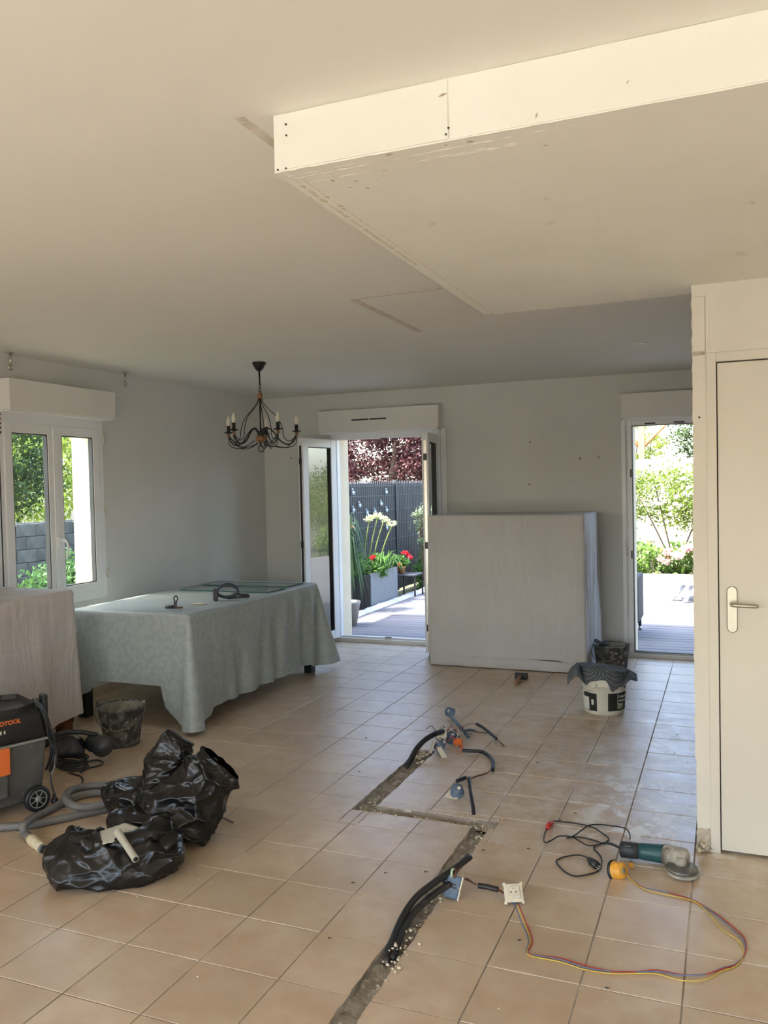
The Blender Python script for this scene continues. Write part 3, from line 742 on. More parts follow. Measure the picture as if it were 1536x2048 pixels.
for k, dg in enumerate((171, 99, 27, 315, 243)):
    a = view+R(dg); rr = .272
    arm = thing('arm', (0, 0, 0), None, None); arm.parent = ch; arm.location = (0, 0, 0)
    bpy.data.objects.remove(arm)
    pts = [C3(.02, a, 1.955), C3(.03, a, 2.0), C3(.065, a, 2.02), C3(.105, a, 1.985), C3(.15, a, 1.925), C3(.205, a, 1.90), C3(.25, a, 1.925), C3(rr, a, 1.975)]
    ao = MB().tube(spline(pts, 5), .0055, 8).build('arm', m_iron, ch)
    pts = [C3(.035, a+.1, 1.905), C3(.10, a+.1, 1.885), C3(.19, a+.05, 1.875), C3(.26, a, 1.90), C3(rr+.004, a, 1.96)]
    MB().tube(spline(pts, 5), .003, 6).build('lower_scroll', m_iron, ch)
    pts = [C3(.045, a-.7, 1.93), C3(.12, a-.5, 1.885), C3(.20, a-.2, 1.88), C3(rr-.01, a, 1.965)]
    MB().tube(spline(pts, 5), .003, 6).build('lower_scroll', m_iron, ch)
    pts = [C3(.012, a, 2.25), C3(.025, a, 2.21), C3(.07, a, 2.16), C3(.13, a, 2.10), C3(.165, a, 2.02), C3(.175, a, 1.955), C3(.215, a, 1.925), C3(rr-.012, a, 1.955)]
    MB().tube(spline(pts, 5), .0032, 6).build('upper_scroll', m_iron, ch)
    e = C3(rr, a, 0)
    MB().lathe([(0, 1.965), (.011, 1.968), (.011, 1.99), (0, 1.992)], e, 10).build('candle_base', m_wood, ao)
    MB().lathe([(0, 1.992), (.012, 1.99), (.034, 1.999), (.036, 2.002), (.012, 1.996), (0, 1.996)], e, 18).build('drip_pan', m_iron, ao)
    MB().lathe([(0, 1.994), (.0135, 1.994), (.0135, 2.047), (.011, 2.05), (0, 2.05)], e, 14).build('candle_sleeve', m_iron, ao)
    MB().lathe([(.009, 2.05), (.014, 2.065), (.016, 2.078), (.011, 2.10), (.003, 2.122), (0, 2.126)], e, 12).build('candle_bulb', m_bulb, ao)

# ------------------------------------------------------------------ table and its cloth
def drape(x0, x1, y0, y1, zt, L, corner, wave, flare, rc=.03, ridges=(), seed=0, rows=40, top_n=16, topnoise=.0015, step=.02, zmin=.012, cflare=.14, cflares=None):
    """rectangular cloth lying on a box; L = drop (front,right,back,left); corner lengths fr,rb,bl,lf"""
    b = MB(); per = []
    ang = [-90, 0, 90, 180]
    cs = [(x1-rc, y0+rc), (x1-rc, y1-rc), (x0+rc, y1-rc), (x0+rc, y0+rc)]
    sides = [((x0+rc, y0), (x1-rc, y0)), ((x1, y0+rc), (x1, y1-rc)), ((x1-rc, y1), (x0+rc, y1)), ((x0, y1-rc), (x0, y0+rc))]
    for k in range(4):
        (ax, ay), (bx_, by) = sides[k]; ln = math.hypot(bx_-ax, by-ay); n = max(6, int(ln/step))
        na = R(ang[k])
        for i in range(n):
            t = i/n; d0 = t*ln; d1 = (1-t)*ln
            Lp = L[k]; near = 0
            for dd, cl, s_ in ((d0, corner[(k-1) % 4], 0), (d1, corner[k], 1)):
                wd = .22
                if dd < wd:
                    q = (1-dd/wd)**2; uu = max(0, 1-dd/.20); Lp += (cl-L[k])*(.42*min(1, uu/.16)+.55*uu); near = max(near, q)
            per.append((ax+(bx_-ax)*t, ay+(by-ay)*t, na, Lp, near*.4, k))
        for i in range(12):
            t = i/12; a_ = na+R(90)*t; cc = cs[k]
            q = math.sin(PI*t)
            base = (L[k]+(corner[k]-L[k])*.97)*(1-t)+(L[(k+1) % 4]+(corner[k]-L[(k+1) % 4])*.97)*t
            per.append((cc[0]+rc*math.cos(a_), cc[1]+rc*math.sin(a_), a_, base+(corner[k]-base)*q**.7, .4+.6*q, k+10))
    N = len(per)
    s_acc = 0
    rowsv = []
    for r in range(rows+1):
        row = []
        s_acc = 0; px_, py_ = per[-1][0], per[-1][1]
        for (x, y, a_, Lp, near, k) in per:
            s_acc += math.hypot(x-px_, y-py_); px_, py_ = x, y
            d = Lp*r/rows
            kk = (k-10) if k >= 10 else None
            cf = (cflares[kk] if (cflares and kk is not None) else cflare)
            f = flare*d+near*cf*d
            wv = 0
            if d > 0:
                fall = min(1, d/.25)
                A = wave[k % 10] if k < 10 else min(wave[(k-10)], wave[(k-10+1) % 4])
                wv = A*fall*(.5*math.sin(s_acc*27+3*noise.noise(Vector((s_acc*3, seed, 0))))*min(1, d/.45)+noise.noise(Vector((s_acc*7, d*1.5, seed)))*1.3+.35*(1-2*abs(noise.noise(Vector((s_acc*16+d, d*.8, seed+4))))))
                wv += .0022*noise.noise(Vector((x*22, y*22, d*16+seed)))
                z_ = zt-d
                for (zr, hr, slope) in ridges:
                    q = (z_-zr-slope*(s_acc))/.006
                    if abs(q) < 3: wv += hr*math.exp(-q*q)
            out = f+wv+.002
            # rounded top edge
            if d < .02: zz = zt-d*.5; out = .002+.006*(d/.02)
            else: zz = zt-d*math.cos(min(.45, math.atan(flare+near*cf))) ; out = out+.006
            row.append(Vector((x+math.cos(a_)*out, y+math.sin(a_)*out, max(zmin, zz))))
        rowsv.append(row)
    vs = [v for row in rowsv for v in row]
    fs = [(r*N+i, r*N+(i+1) % N, (r+1)*N+(i+1) % N, (r+1)*N+i) for r in range(rows) for i in range(N)]
    b.add(vs, fs, True)
    cx, cy = (x0+x1)/2, (y0+y1)/2; ring0 = rowsv[0]; T = top_n; vs = []; 
    for t in range(T+1):
        q = 1-t/T
        for v in ring0: vs.append(Vector((cx+(v.x-cx)*q, cy+(v.y-cy)*q, zt+(topnoise*noise.noise(Vector((v.x*q*9, v.y*q*9, seed))) if t else 0))))
    b.add(vs, [(t*N+i, t*N+(i+1) % N, (t+1)*N+(i+1) % N, (t+1)*N+i) for t in range(T) for i in range(N)], True)
    return b
ZTB = .758
tbl = thing('dining_table', (-3.74, 5.44, 0), 'dining table on square black legs under a grey-green damask cloth', 'table')
MB().bbox(-4.21, -3.26, 4.54, 6.34, ZTB-.045, ZTB-.008, .004).build('tabletop', m_blackwood, tbl)
for lx in (-4.205, -3.33):
    for ly in (4.545, 6.255): MB().bbox(lx, lx+.072, ly, ly+.072, 0, ZTB-.05, .003).build('leg', m_blackwood, tbl)
ap = MB()
for q in ((-4.17, -3.29, 4.57, 4.59), (-4.17, -3.29, 6.29, 6.31), (-4.18, -4.16, 4.6, 6.28), (-3.31, -3.29, 4.6, 6.28)): ap.box(*q, ZTB-.13, ZTB-.045)
ap.build('apron', m_blackwood, tbl)
clo = drape(-4.225, -3.24, 4.515, 6.355, ZTB, (.475, .655, .5, .5), (.742, .70, .6, .62), (.004, .026, .012, .004), .02, rc=.02, seed=3, rows=50,
            cflares=[.20, .26, .1, .03])
tag(clo.build('tablecloth', m_damask), 'grey-green damask tablecloth draped over the dining table, corner nearly on the floor', 'tablecloth')
# two glass shelves, clamps on the cloth
def quad_slab(p, z0, z1, name, m, parent): return MB().poly([(q[0], q[1]) for q in p], z0, z1).build(name, m, parent)
for q, lb in (([(-4.09, 5.60), (-3.285, 5.615), (-3.28, 5.87), (-4.09, 5.86)], 'nearer of two clear glass shelves lying on the tablecloth'),
              ([(-4.12, 5.945), (-3.32, 5.965), (-3.30, 6.22), (-4.11, 6.20)], 'farther of two clear glass shelves lying on the tablecloth')):
    g_ = thing('glass_shelf', (q[0][0], q[0][1], ZTB+.003), lb, 'glass sheet', 'glass shelves on the table')
    quad_slab(q, ZTB+.003, ZTB+.011, 'pane', m_panelglass, g_)
    e = MB(); Q = [Vector((*p, 0)) for p in q]
    for i in range(4):
        a_, c_ = Q[i], Q[(i+1) % 4]; d = (c_-a_).normalized(); nrm = Vector((d.y, -d.x, 0))*.001
        vs = [a_+nrm, c_+nrm, c_-nrm*2, a_-nrm*2]
        e.add([v+Vector((0, 0, ZTB+.0035)) for v in vs]+[v+Vector((0, 0, ZTB+.0115)) for v in vs], [(0, 1, 5, 4), (1, 2, 6, 5), (2, 3, 7, 6), (3, 0, 4, 7), (4, 5, 6, 7)])
    e.build('edge', m_gedge, g_)
p0 = pt(455, 1199, ZTB+.005)
cl = thing('spring_clamp', (p0.x, p0.y, ZTB), 'large dark blue ring-shaped clamp lying on the tablecloth before the glass shelves', 'clamp')
ax = Vector((.80, .60, 0)); ct = p0+Vector((0, 0, .055))
ring = [ct+ax*(.075*math.cos(a))+Vector((0, 0, .045*math.sin(a)+.008)) for a in [2*PI*i/28 for i in range(29)]]
MB().tube(ring, .0125, 8, False).build('ring', pmat('clamp_blue', (.02, .03, .05), None, rough=.4), cl)
MB().bbox(-.018, .018, -.02, .02, 0, .085, .006, Matrix.Translation(p0-ax*.085+Vector((0, 0, -.002)))@Matrix.Rotation(R(37), 4, 'Z')).build('jaw', m_dark, cl)
MB().tube(spline([p0+ax*.055+Vector((0, 0, .045)), p0+ax*.10+Vector((0, 0, .03)), p0+ax*.145+Vector((0, 0, .026)), p0+ax*.15+Vector((0, 0, .012)), p0+ax*.09+Vector((0, 0, .012)), p0+ax*.0+Vector((0, 0, .010))], 5), .009, 8).build('handle', m_dark, cl)
p0 = pt(348, 1218, ZTB+.005)
c2 = thing('small_clamp', (p0.x, p0.y, ZTB), 'small black hand clamp with a loop standing near the front corner of the table', 'clamp')
MB().tube([p0+Vector((-.06, -.01, .014)), p0+Vector((.0, 0, .014))], .012, 10).build('grip', m_dark, c2)
MB().tube(spline([p0+Vector((.0, 0, .01)), p0+Vector((.004, .004, .05)), p0+Vector((.0, .002, .075)), p0+Vector((.012, .01, .088)), p0+Vector((.022, .014, .07)), p0+Vector((.012, .01, .045)), p0+Vector((.012, .008, .01))], 5), .005, 8).build('loop', m_dark, c2)
MB().tube([p0+Vector((.0, 0, .008)), p0+Vector((.05, .03, .008))], .007, 8).build('foot', m_mahog, c2)
p0 = pt(397, 1208, ZTB+.002)
r_ = MB().grid(lambda u, v: p0+Vector(((u-.5)*.10, (v-.5)*.07, .002+.010*(noise.noise(Vector((u*4, v*4, 2)))+.6)*math.sin(PI*u)*math.sin(PI*v))), 10, 10)
tag(r_.build('wood_chip', pmat('pale_chip', (.60, .54, .36), None, rough=.8)), 'pale crumpled scrap between the two clamps on the tablecloth', 'scrap')

# commode by the left edge under white linen
cm = thing('commode', (-4.2, 3.7, 0), 'mahogany commode, only its bracket foot showing below the white linen at the left', 'commode')
MB().bbox(-4.45, -3.905, 3.02, 4.185, .09, .935, .006).build('body', m_mahog, cm)
for fx, fy in ((-3.955, 4.135), (-3.955, 3.07), (-4.42, 4.135), (-4.42, 3.07)):
    f_ = MB(); f_.bbox(fx-.03, fx+.045, fy-.035, fy+.045, 0, .10, .008); f_.bbox(fx-.035, fx+.055, fy-.045, fy+.052, 0, .022, .006); f_.build('foot', m_mahog, cm)
ln = drape(-4.46, -3.893, 3.0, 4.20, .945, (.82, .835, .7, .7), (.8, .80, .6, .6), (.003, .005, .004, .001), .02, rc=.03, seed=8, rows=60,
           ridges=((.815, .004, .06), (.555, .005, .07), (.24, .005, .14)), cflares=[.02, .03, .02, .0], cflare=.02)
tag(ln.build('linen_cover', m_linen), 'pinkish white linen sheet over the commode at the left edge', 'dust sheet')
# big covered cabinet at the back wall
def cab():
    b = drape(-2.40, -1.072, 6.86, 7.60, 1.305, (1.20, 1.29, 1.2, 1.2), (1.22, 1.29, 1.2, 1.19), (.005, .026, .003, .006), .006, rc=.012, seed=21, rows=70,
              ridges=((.36, .004, .0),), cflares=[.0, .03, 0, .01], cflare=.0, step=.016)
    return b
cb = thing('covered_cabinet', (-1.73, 7.25, 0), 'tall cabinet wrapped in white sheets standing between the French door and the right patio door', 'covered furniture')
cab().build('sheet', m_linen2, cb)
us = MB()
us.grid(lambda u, v: (-2.405+1.33*u+.0, 6.862-.010*math.sin(PI*v)-.006*noise.noise(Vector((u*14, v*3, 2))), .008+(.125-.05*u*(1))*v+.008*noise.noise(Vector((u*5, 0, 1)))), 70, 8)
us.grid(lambda u, v: (-2.405-.012*math.sin(PI*v), 6.862+.3*u, .008+.125*v), 10, 8)
us.build('under_sheet', m_linen2, cb)

# ------------------------------------------------------------------ buckets, pail, hammer
def bucket(c, rb, rt, h, label, inside, fill=None, ha=0., grp='mortar buckets'):
    t = thing('bucket', c, label, 'bucket', grp); C = Vector(c)
    MB().lathe([(0, .004), (rb*.96, 0), (rb, .006), (rb+(rt-rb)*.9, h*.93), (rt, h*.94), (rt+.006, h), (rt-.002, h+.001), (rt-.006, h*.95)], C, 36).build('wall', m_bucket, t)
    MB().lathe([(0, .012), (rb-.006, .012), (rt-.008, h*.97)], C, 36).build('inside', m_bucket_in, t)
    if fill:
        MB().lathe([(0, fill+.01), (rb+(rt-rb)*fill/h-.02, fill), (rb+(rt-rb)*fill/h-.008, fill)], C, 30).build('mortar', m_bucket_in, t)
    for s_ in (1, -1):
        d = Vector((math.cos(ha), math.sin(ha), 0))*s_*(rt+.001)
        MB().bbox(-.02, .02, -.006, .006, h-.015, h+.028, .003, Matrix.Translation(C+d)@Matrix.Rotation(ha+R(90), 4, 'Z')).build('ear', m_bucket, t)
    hd = []
    for i in range(25):
        a = PI*i/24; d = Vector((math.cos(ha), math.sin(ha), 0)); n2 = Vector((-d.y, d.x, 0))
        if n2.y > 0: n2 = -n2
        q = math.sin(a)
        hd.append(C+d*(rt+.01)*math.cos(a)+n2*(rt*.98*q+.012)+Vector((0, 0, h-.005-.115*q)))
    MB().tube(hd, .0032, 6).build('bail', m_wire, t)
    return t
bk1 = bucket((-3.49, 4.14, 0), .104, .142, .245, 'plaster-splashed black mason bucket in front of the table leg', True, None, R(28))
bk2 = bucket((-.895, 7.10, 0), .12, .148, .215, 'dark mortar-filled mason bucket behind the cream pail', True, .17, R(-25))
b = MB(); b.ball((-.96, 7.16, .205), .035, 10, (1, .8, .5), .5, 30); b.tube([(-.99, 7.14, .19), (-1.0, 7.1, .235)], .012, 8); b.build('trowel_lump', m_bucket, bk2)
PC = Vector((-.785, 5.80, 0)); pr, ph = .142, .245
pl = thing('pail', PC, 'cream plastic glue pail with black labels and a grey rag on top', 'pail')
MB().lathe([(0, .004), (pr-.018, 0), (pr-.012, .006), (pr-.006, .05), (pr+.002, ph-.055), (pr+.007, ph-.05), (pr+.007, ph-.044), (pr+.003, ph-.04), (pr+.004, ph-.008), (pr+.008, ph), (pr, ph), (pr-.004, ph-.05), (0, ph-.055)], PC, 48).build('body', m_pail, pl)
av = math.atan2(-PC.y, -PC.x)
def band_(a0, a1, z0, z1, name, m, rad=.0):
    n = 24; MBb = MB()
    def fn(u, v):
        a = av+R(a0+(a1-a0)*u); z = z0+(z1-z0)*v; rr = pr-.008+(z/.19)*.011+.0016+rad
        return (PC.x+rr*math.cos(a), PC.y+rr*math.sin(a), z)
    return MBb.grid(fn, n, 4).build(name, m, pl)
flb = band_(10, 78, .035, .155, 'front_label', m_label); band_(-66, -20, .030, .150, 'side_label', m_label)
band_(-66, -44, .034, .120, 'label_print', m_labelw, .0008); band_(-36, -29, .072, .108, 'barcode', m_labelw, .0008)
band_(37, 38.2, .080, .150, 'label_rule', m_labelw, .0008); band_(37, 60, .046, .086, 'label_picture', m_labelg, .0008)
tx = [('Colle Carrelage', .024, .122, 40), ('Colle Béton', .015, .098, 40), ('evo', .022, .180, 62)]
for s_, sz, z, a0 in tx:
    o = text_obj(s_, sz, m_labelw if s_ != 'evo' else m_label, flb, (0, 0, 0), (0, 0, 0), wrap=(pr+.001+(0 if s_ != 'evo' else .003), av+R(a0), z), bold=.0006)
# pail handle bent down at the front left, button
pb = [PC+Vector((math.cos(av+R(a))*(pr+.012+q), math.sin(av+R(a))*(pr+.012+q), z)) for a, z, q in ((-22, .198, .0), (-30, .190, .004), (-48, .165, .008), (-66, .15, .012))]
MB().tube(spline(pb, 4), .004, 6).build('bail', m_pail, pl)
MB().ball(PC+Vector((math.cos(av+R(-22))*(pr+.008), math.sin(av+R(-22))*(pr+.008), .205)), .014, 10).build('handle_boss', m_pail, pl)
# rag
def rag():
    b = MB(); u0 = Vector((math.cos(av+R(90)), math.sin(av+R(90)), 0)); 
    vdir = Vector((-math.cos(av), -math.sin(av), 0))
    def fn(u, v):
        x = -.240+.455*u; yf = -.142-.085*math.exp(-((x-.075)/.05)**2)-.02*math.exp(-((x+.05)/.05)**2); y = yf+(.125-yf)*v
        if x < -.12: k = (-.12-x)/.12; y = y*(1-.22*k*k)-.02*k
        if x > .16: k = (x-.16)/.075; y = y*(1-.4*k)-.0*k
        P = u0*x+vdir*y; r = math.hypot(x, y); R0 = pr+.007
        h = .062 if x < 0 else .062*max(0, 1-x/.24)**.7
        edge = min(1, (v+.02)*3.2)*min(1, (1.02-v)*4)
        z = ph+.010+h*edge**.6+.010*noise.noise(Vector((x*14, y*14, 2)))+.006*noise.noise(Vector((x*40, y*30, 2)))
        if x < -.15: z -= (-.15-x)*.15+((-.15-x)/.09)**3*.05
        if x > .12: z -= (x-.12)*.18
        if r > R0 and abs(x) < .16 and y < 0: k = r-R0; P = P*((R0+.22*k)/r); z = min(z, ph+.012)-k*.95
        return PC+P+Vector((0, 0, z+.002))
    b.grid(fn, 54, 40); return b
rg = rag().build('rag', m_check); tag(rg, 'grey checked floor cloth draped over the cream pail', 'rag')
so_ = rg.modifiers.new('t', 'SOLIDIFY'); so_.thickness = .006
# club hammer
hm = thing('club_hammer', (-1.53, 6.52, 0), 'club hammer with wooden handle lying in front of the covered cabinet', 'hammer')
MB().bbox(-1.585, -1.485, 6.545, 6.59, .002, .048, .005).build('hammer_head', m_hammer, hm)
MB().tube([(-1.535, 6.56, .028), (-1.532, 6.46, .024), (-1.528, 6.36, .022), (-1.527, 6.33, .022)], [.013, .014, .018, .013], 12).build('handle', m_handle, hm)

# ------------------------------------------------------------------ vacuum cleaner (left edge)
VA = R(68); V0 = Vector((-3.15, 3.185, 0))
vc = thing('vacuum_cleaner', V0, 'dark grey industrial vacuum cleaner with orange latch at the left edge', 'vacuum cleaner'); vc.rotation_euler = (0, 0, VA)
def vb(b, name, m, parent=vc): o = b.build(name, m, None); o.parent = parent; return o
def taper(x0, x1, y0, y1, z0, z1, dx, dy, r=.02):
    import bmesh
    b = MB(); bm = bmesh.new(); bmesh.ops.create_cube(bm, size=1)
    for v in bm.verts:
        k = 1 if v.co.z > 0 else 0; cx, cy = (x0+x1)/2, (y0+y1)/2
        v.co = Vector((cx+v.co.x*(x1-x0-(0 if k else dx)), cy+v.co.y*(y1-y0-(0 if k else dy)), (z0+z1)/2+v.co.z*(z1-z0)))
    bmesh.ops.bevel(bm, geom=bm.edges[:], offset=r, segments=3, affect='EDGES', profile=.5); bm.verts.index_update()
    b.add([v.co.copy() for v in bm.verts], [[v.index for v in f.verts] for f in bm.faces], True); bm.free(); return b
vb(taper(-.56, 0, 0, .36, .045, .345, .05, .04, .018), 'tank', m_tank)
vb(MB().bbox(-.50, -.20, -.012, .004, .10, .25, .01), 'tank_relief', m_tank)
vb(MB().bbox(-.565, .004, -.006, .366, .340, .352, .004), 'tank_rim', m_metal)
hdm = taper(-.56, -.012, .004, .355, .352, .50, -.02, -.02, .025)
vb(hdm, 'motor_head', m_vhead)
rim = MB()
ro = [(-.54, .02), (-.14, .0), (-.03, .05), (-.02, .30), (-.08, .34), (-.54, .34)]
def frm(z): return [Vector((x, y, z)) for x, y in ro]
c0 = Vector((-.28, .18, 0))
rim.add(frm(.49)+frm(.525)+[c0+(v-c0)*.88+Vector((0, 0, 0)) for v in frm(.525)]+[c0+(v-c0)*.80 for v in frm(.50)],
        [(k*6+i, k*6+(i+1) % 6, (k+1)*6+(i+1) % 6, (k+1)*6+i) for k in range(3) for i in range(6)]+[tuple(range(18, 24))])
vb(rim, 'tray_top', m_vhead)
vb(MB().bbox(-.345, -.190, -.022, .006, .215, .345, .006), 'latch', m_orange)
for k in range(6): vb(MB().bbox(-.30+k*.018, -.292+k*.018, -.002, .008, .402, .428, .001), 'vent_slot', m_frame)
vb(MB().bbox(-.172, -.095, -.001, .008, .395, .435, .003), 'switch_panel', m_label)
text_obj('PROTOOL', .029, m_orange, vc, (-.262, -.001, .452), (R(90), 0, 0), bold=.0008)
wh = Matrix.Rotation(R(90), 3, 'X')
WC = Vector((-.068, -.018, .064))
vb(MB().lathe([(.040, -.014), (.054, -.016), (.063, -.008), (.063, .010), (.055, .018), (.040, .016)], WC, 30, wh), 'tyre', m_black); tyre = [o for o in vc.children if o.name.startswith('tyre')][0]
hub_ = MB().lathe([(.046, .015), (.042, .019), (.039, .015)], WC, 30, wh); hub_.lathe([(0, .02), (.014, .02), (.016, .012)], WC, 16, wh)
for k in range(7):
    a = 2*PI*k/7; d = Vector((math.cos(a), 0, math.sin(a))); hub_.tube([WC+d*.012+Vector((0, -.012, 0)), WC+d*.042+Vector((0, -.012, 0))], .003, 6)
vb(hub_, 'wheel_hub', m_metal, tyre)
vb(MB().lathe([(.0, .004), (.042, .004)], WC, 24, wh), 'wheel_disc', m_dark, tyre)
vb(MB().lathe([(0, -.012), (.03, -.014), (.033, 0), (.03, .014), (0, .012)], Vector((-.47, .0, .033)), 20, wh), 'front_castor', m_black)
cbun = MB(); rnd = random.Random(4)
for k in range(9):
    x = .012+rnd.uniform(-.012, .022); y = .03+rnd.uniform(-.02, .03)
    cbun.tube(spline([(x-.05, y, .54+rnd.uniform(-.03, .01)), (x-.03, y-.012, .49), (x-.005+rnd.uniform(-.008, .008), y-.015, .42), (x+.012+rnd.uniform(-.01, .01), y-.01, .34), (x+.03, y+rnd.uniform(-.02, .02), .25+rnd.uniform(-.03, .03)), (x+.018, y+.03, .16)], 4), .0055, 6)
vb(cbun, 'cable_bundle', m_dark)
vb(MB().bbox(.0, .03, .04, .09, .30, .555, .008), 'cable_hook', m_dark)
vb(MB().tube(spline([(.03, .03, .30), (.045, .02, .24), (.04, .03, .17), (.015, .03, .12)], 5), .003, 6), 'cord_loop', m_metal)
vb(MB().tube(spline([(.01, .0, .16), (.012, -.005, .11), (.02, -.01, .07)], 4), .004, 6), 'plug_lead', m_dark)
vb(MB().lathe([(0, .05), (.006, .05), (.012, .02), (.018, .018), (.018, .0), (0, 0)], Vector((.022, -.01, .016)), 12), 'plug', m_dark)

# hose
def fp(pts, z): return [pt(x, y, z) for x, y in pts]
hs_ = thing('vacuum_hose', pt(60, 1650), 'grey ribbed vacuum hose looping over the floor beside the bin bags', 'hose')
hz = .019
pA = [pt(-60, 1662, hz), pt(0, 1655, hz), pt(60, 1650, hz), pt(110, 1640, hz), pt(165, 1628, hz), pt(225, 1614, hz), pt(262, 1600, hz+.01)]
pB = [pt(270, 1580, hz), pt(240, 1574, hz), pt(205, 1571, hz), pt(170, 1573, hz), pt(140, 1582, hz+.01), pt(131, 1596, hz+.035), pt(145, 1611, hz+.04), pt(175, 1614, hz+.03), pt(215, 1607, hz+.03), pt(255, 1598, hz+.03)]
pC = [pt(225, 1586, hz), pt(180, 1587, hz), pt(135, 1600, hz), pt(105, 1617, hz), pt(75, 1632, hz), pt(55, 1643, hz+.037), pt(47, 1655, hz+.03), pt(52, 1668, hz), pt(64, 1681, hz)]
hbm = MB()
for P in (pA, pB, pC): hbm.tube(spline(P, 16), .0175, 12, rib=.10)
hbm.build('tube', m_hose, hs_)
e0, e1 = pt(60, 1676, .021), pt(84, 1697, .021)
MB().tube([e0, e0.lerp(e1, .2), e0.lerp(e1, .55), e0.lerp(e1, .56), e1], [.019, .025, .024, .021, .021], 16).build('cuff', m_cuff, hs_)
d = (e1-e0).normalized()
MB().tube([e1-d*.005, e1+d*.012], .0195, 16).build('mouth_ring', m_hose, hs_); MB().tube([e1+d*.011, e1+d*.0135], .015, 16).build('mouth', m_black, hs_)

# black power tool with coiled lead
pw = thing('power_sander', (-3.44, 3.68, 0), 'black dusty power sander with coiled lead lying between the vacuum and the mason bucket', 'power tool')
b = MB(); b.ball((-3.40, 3.80, .115), .062, 18, (1.0, .75, .95), .15, 14); b.ball((-3.50, 3.70, .11), .085, 18, (1.25, .9, .75), .35, 16); b.build('motor_housing', m_dark, pw)
MB().lathe([(0, -.024), (.05, -.024), (.062, -.012), (.062, .012), (.05, .024), (0, .024)], (-3.345, 3.80, .105), 26, Matrix.Rotation(R(35), 3, 'Z')@Matrix.Rotation(R(80), 3, 'X')).build('sanding_head', m_dark, pw)
MB().tube(spline([(-3.60, 3.62, .13), (-3.55, 3.66, .19), (-3.46, 3.73, .195), (-3.38, 3.80, .165)], 6), .014, 10).build('grip', m_dark, pw)
b = MB()
for k in range(7):
    z = .010+.009*k; rr = .085-.004*(k % 3)
    b.tube([Vector((-3.46+rr*1.15*math.cos(a)+.006*math.sin(3*a+k), 3.68+rr*.7*math.sin(a), z+.004*math.sin(2*a+k))) for a in [2*PI*i/26 for i in range(27)]], .0045, 6, False)
b.tube(spline([pt(160, 1545, .006), pt(178, 1536, .006), pt(200, 1531, .006), pt(206, 1524, .006), pt(190, 1520, .006), pt(168, 1526, .010)], 5), .0045, 6)
b.tube(spline([pt(138, 1545, .006), pt(150, 1549, .006), pt(160, 1552, .006), pt(166, 1560, .006), pt(163, 1568, .006)], 5), .0045, 6)
b.build('lead', m_dark, pw)
b = MB(); b.ball((-3.48, 3.72, .165), .028, 10, (1.5, 1, .5), .6, 40); b.build('dust_cap', m_metal, pw)

# ------------------------------------------------------------------ bin bags
def crease(p, s, sh=1.):
    """sum of sharp folds"""
    a = 1.1*noise.noise(Vector((p.x*7+s, p.y*7, p.z*8)))
    w = Vector((noise.noise(p*6+Vector((s, 0, 0))), noise.noise(p*6+Vector((0, s, 3))), noise.noise(p*6+Vector((5, 0, s)))))*.045
    for k, (f, w_) in enumerate(((4.6, 1.7), (10, .7), (24, .16))):
        q = Vector(((p.x+w.x)*f*sh+s*3.1, (p.y+w.y)*f+s, (p.z+w.z)*f*1.5+k*7))
        d_ = noise.voronoi(q)[0]; a += w_*(math.exp(-(d_[1]-d_[0])*3.2)*1.6-.75)
    return a
def bagloft(b, path, radii, n=72, m=54, seed=0, amp=.014, flat=.004, openend=False, rot=0, fold=0, pref=(.925, .38, 0)):
    pa = Vector(pref)
    n = int(n*1.5); m = int(m*1.5)
    P = spline(path, max(2, m//(len(path)-1))); k = len(P); vs = []
    Rr = spline([(r[0], r[1], 0) for r in radii], max(2, m//(len(path)-1)))
    for i in range(k):
        t = (P[min(i+1, k-1)]-P[max(i-1, 0)]).normalized()
        a = (pa-t*pa.dot(t)).normalized(); pa = a; c = t.cross(a)
        for j in range(n):
            an = 2*PI*j/n+rot
            rx, ry = Rr[i].x, Rr[i].y
            v = P[i]+a*math.cos(an)*rx+c*math.sin(an)*ry
            d = (v-P[i]); dl = d.length+1e-6
            e = crease(v, seed)*amp
            if fold: e += fold*(.5+.5*math.sin(an*fold*0+an*9+seed+3*noise.noise(Vector((an*1.5, i*.05, seed)))))*(i/k)**3
            v = v+d/dl*e
            if v.z < flat: v.z = flat+.001*noise.noise(v*30)
            vs.append(v)
    b.add(vs, [(i*n+j, i*n+(j+1) % n, (i+1)*n+(j+1) % n, (i+1)*n+j) for i in range(k-1) for j in range(n)]+[tuple(range(n-1, -1, -1))]+([] if openend else [tuple((k-1)*n+j for j in range(n))]), True)
    return b
ba = thing('bin_bag', (-2.42, 2.72, 0), 'open black bin bag lying in front with a dustpan sticking out of its mouth', 'bin bag', 'black bin bags')
b = MB()
HP = (-.38, .925, 0)
bagloft(b, [(-2.57, 2.62, .06), (-2.54, 2.62, .072), (-2.47, 2.62, .076), (-2.40, 2.635, .076), (-2.29, 2.69, .074), (-2.19, 2.77, .07), (-2.13, 2.83, .066), (-2.105, 2.855, .062)],
        [(.02, .02), (.095, .075), (.13, .095), (.135, .095), (.13, .092), (.12, .09), (.08, .065), (.01, .01)], 90, 80, 2, .012, pref=HP)
b.build('bag', m_bag, ba)
b = MB()      # crumpled rim folded round the mouth
bagloft(b, [(-2.52, 2.74, .12), (-2.51, 2.66, .155), (-2.47, 2.61, .155), (-2.38, 2.60, .150), (-2.29, 2.64, .150), (-2.22, 2.70, .155), (-2.18, 2.78, .165), (-2.20, 2.86, .16)],
        [(.02, .012), (.034, .030), (.030, .022), (.028, .018), (.03, .020), (.036, .028), (.04, .034), (.01, .01)], 40, 60, 5, .012, pref=HP)
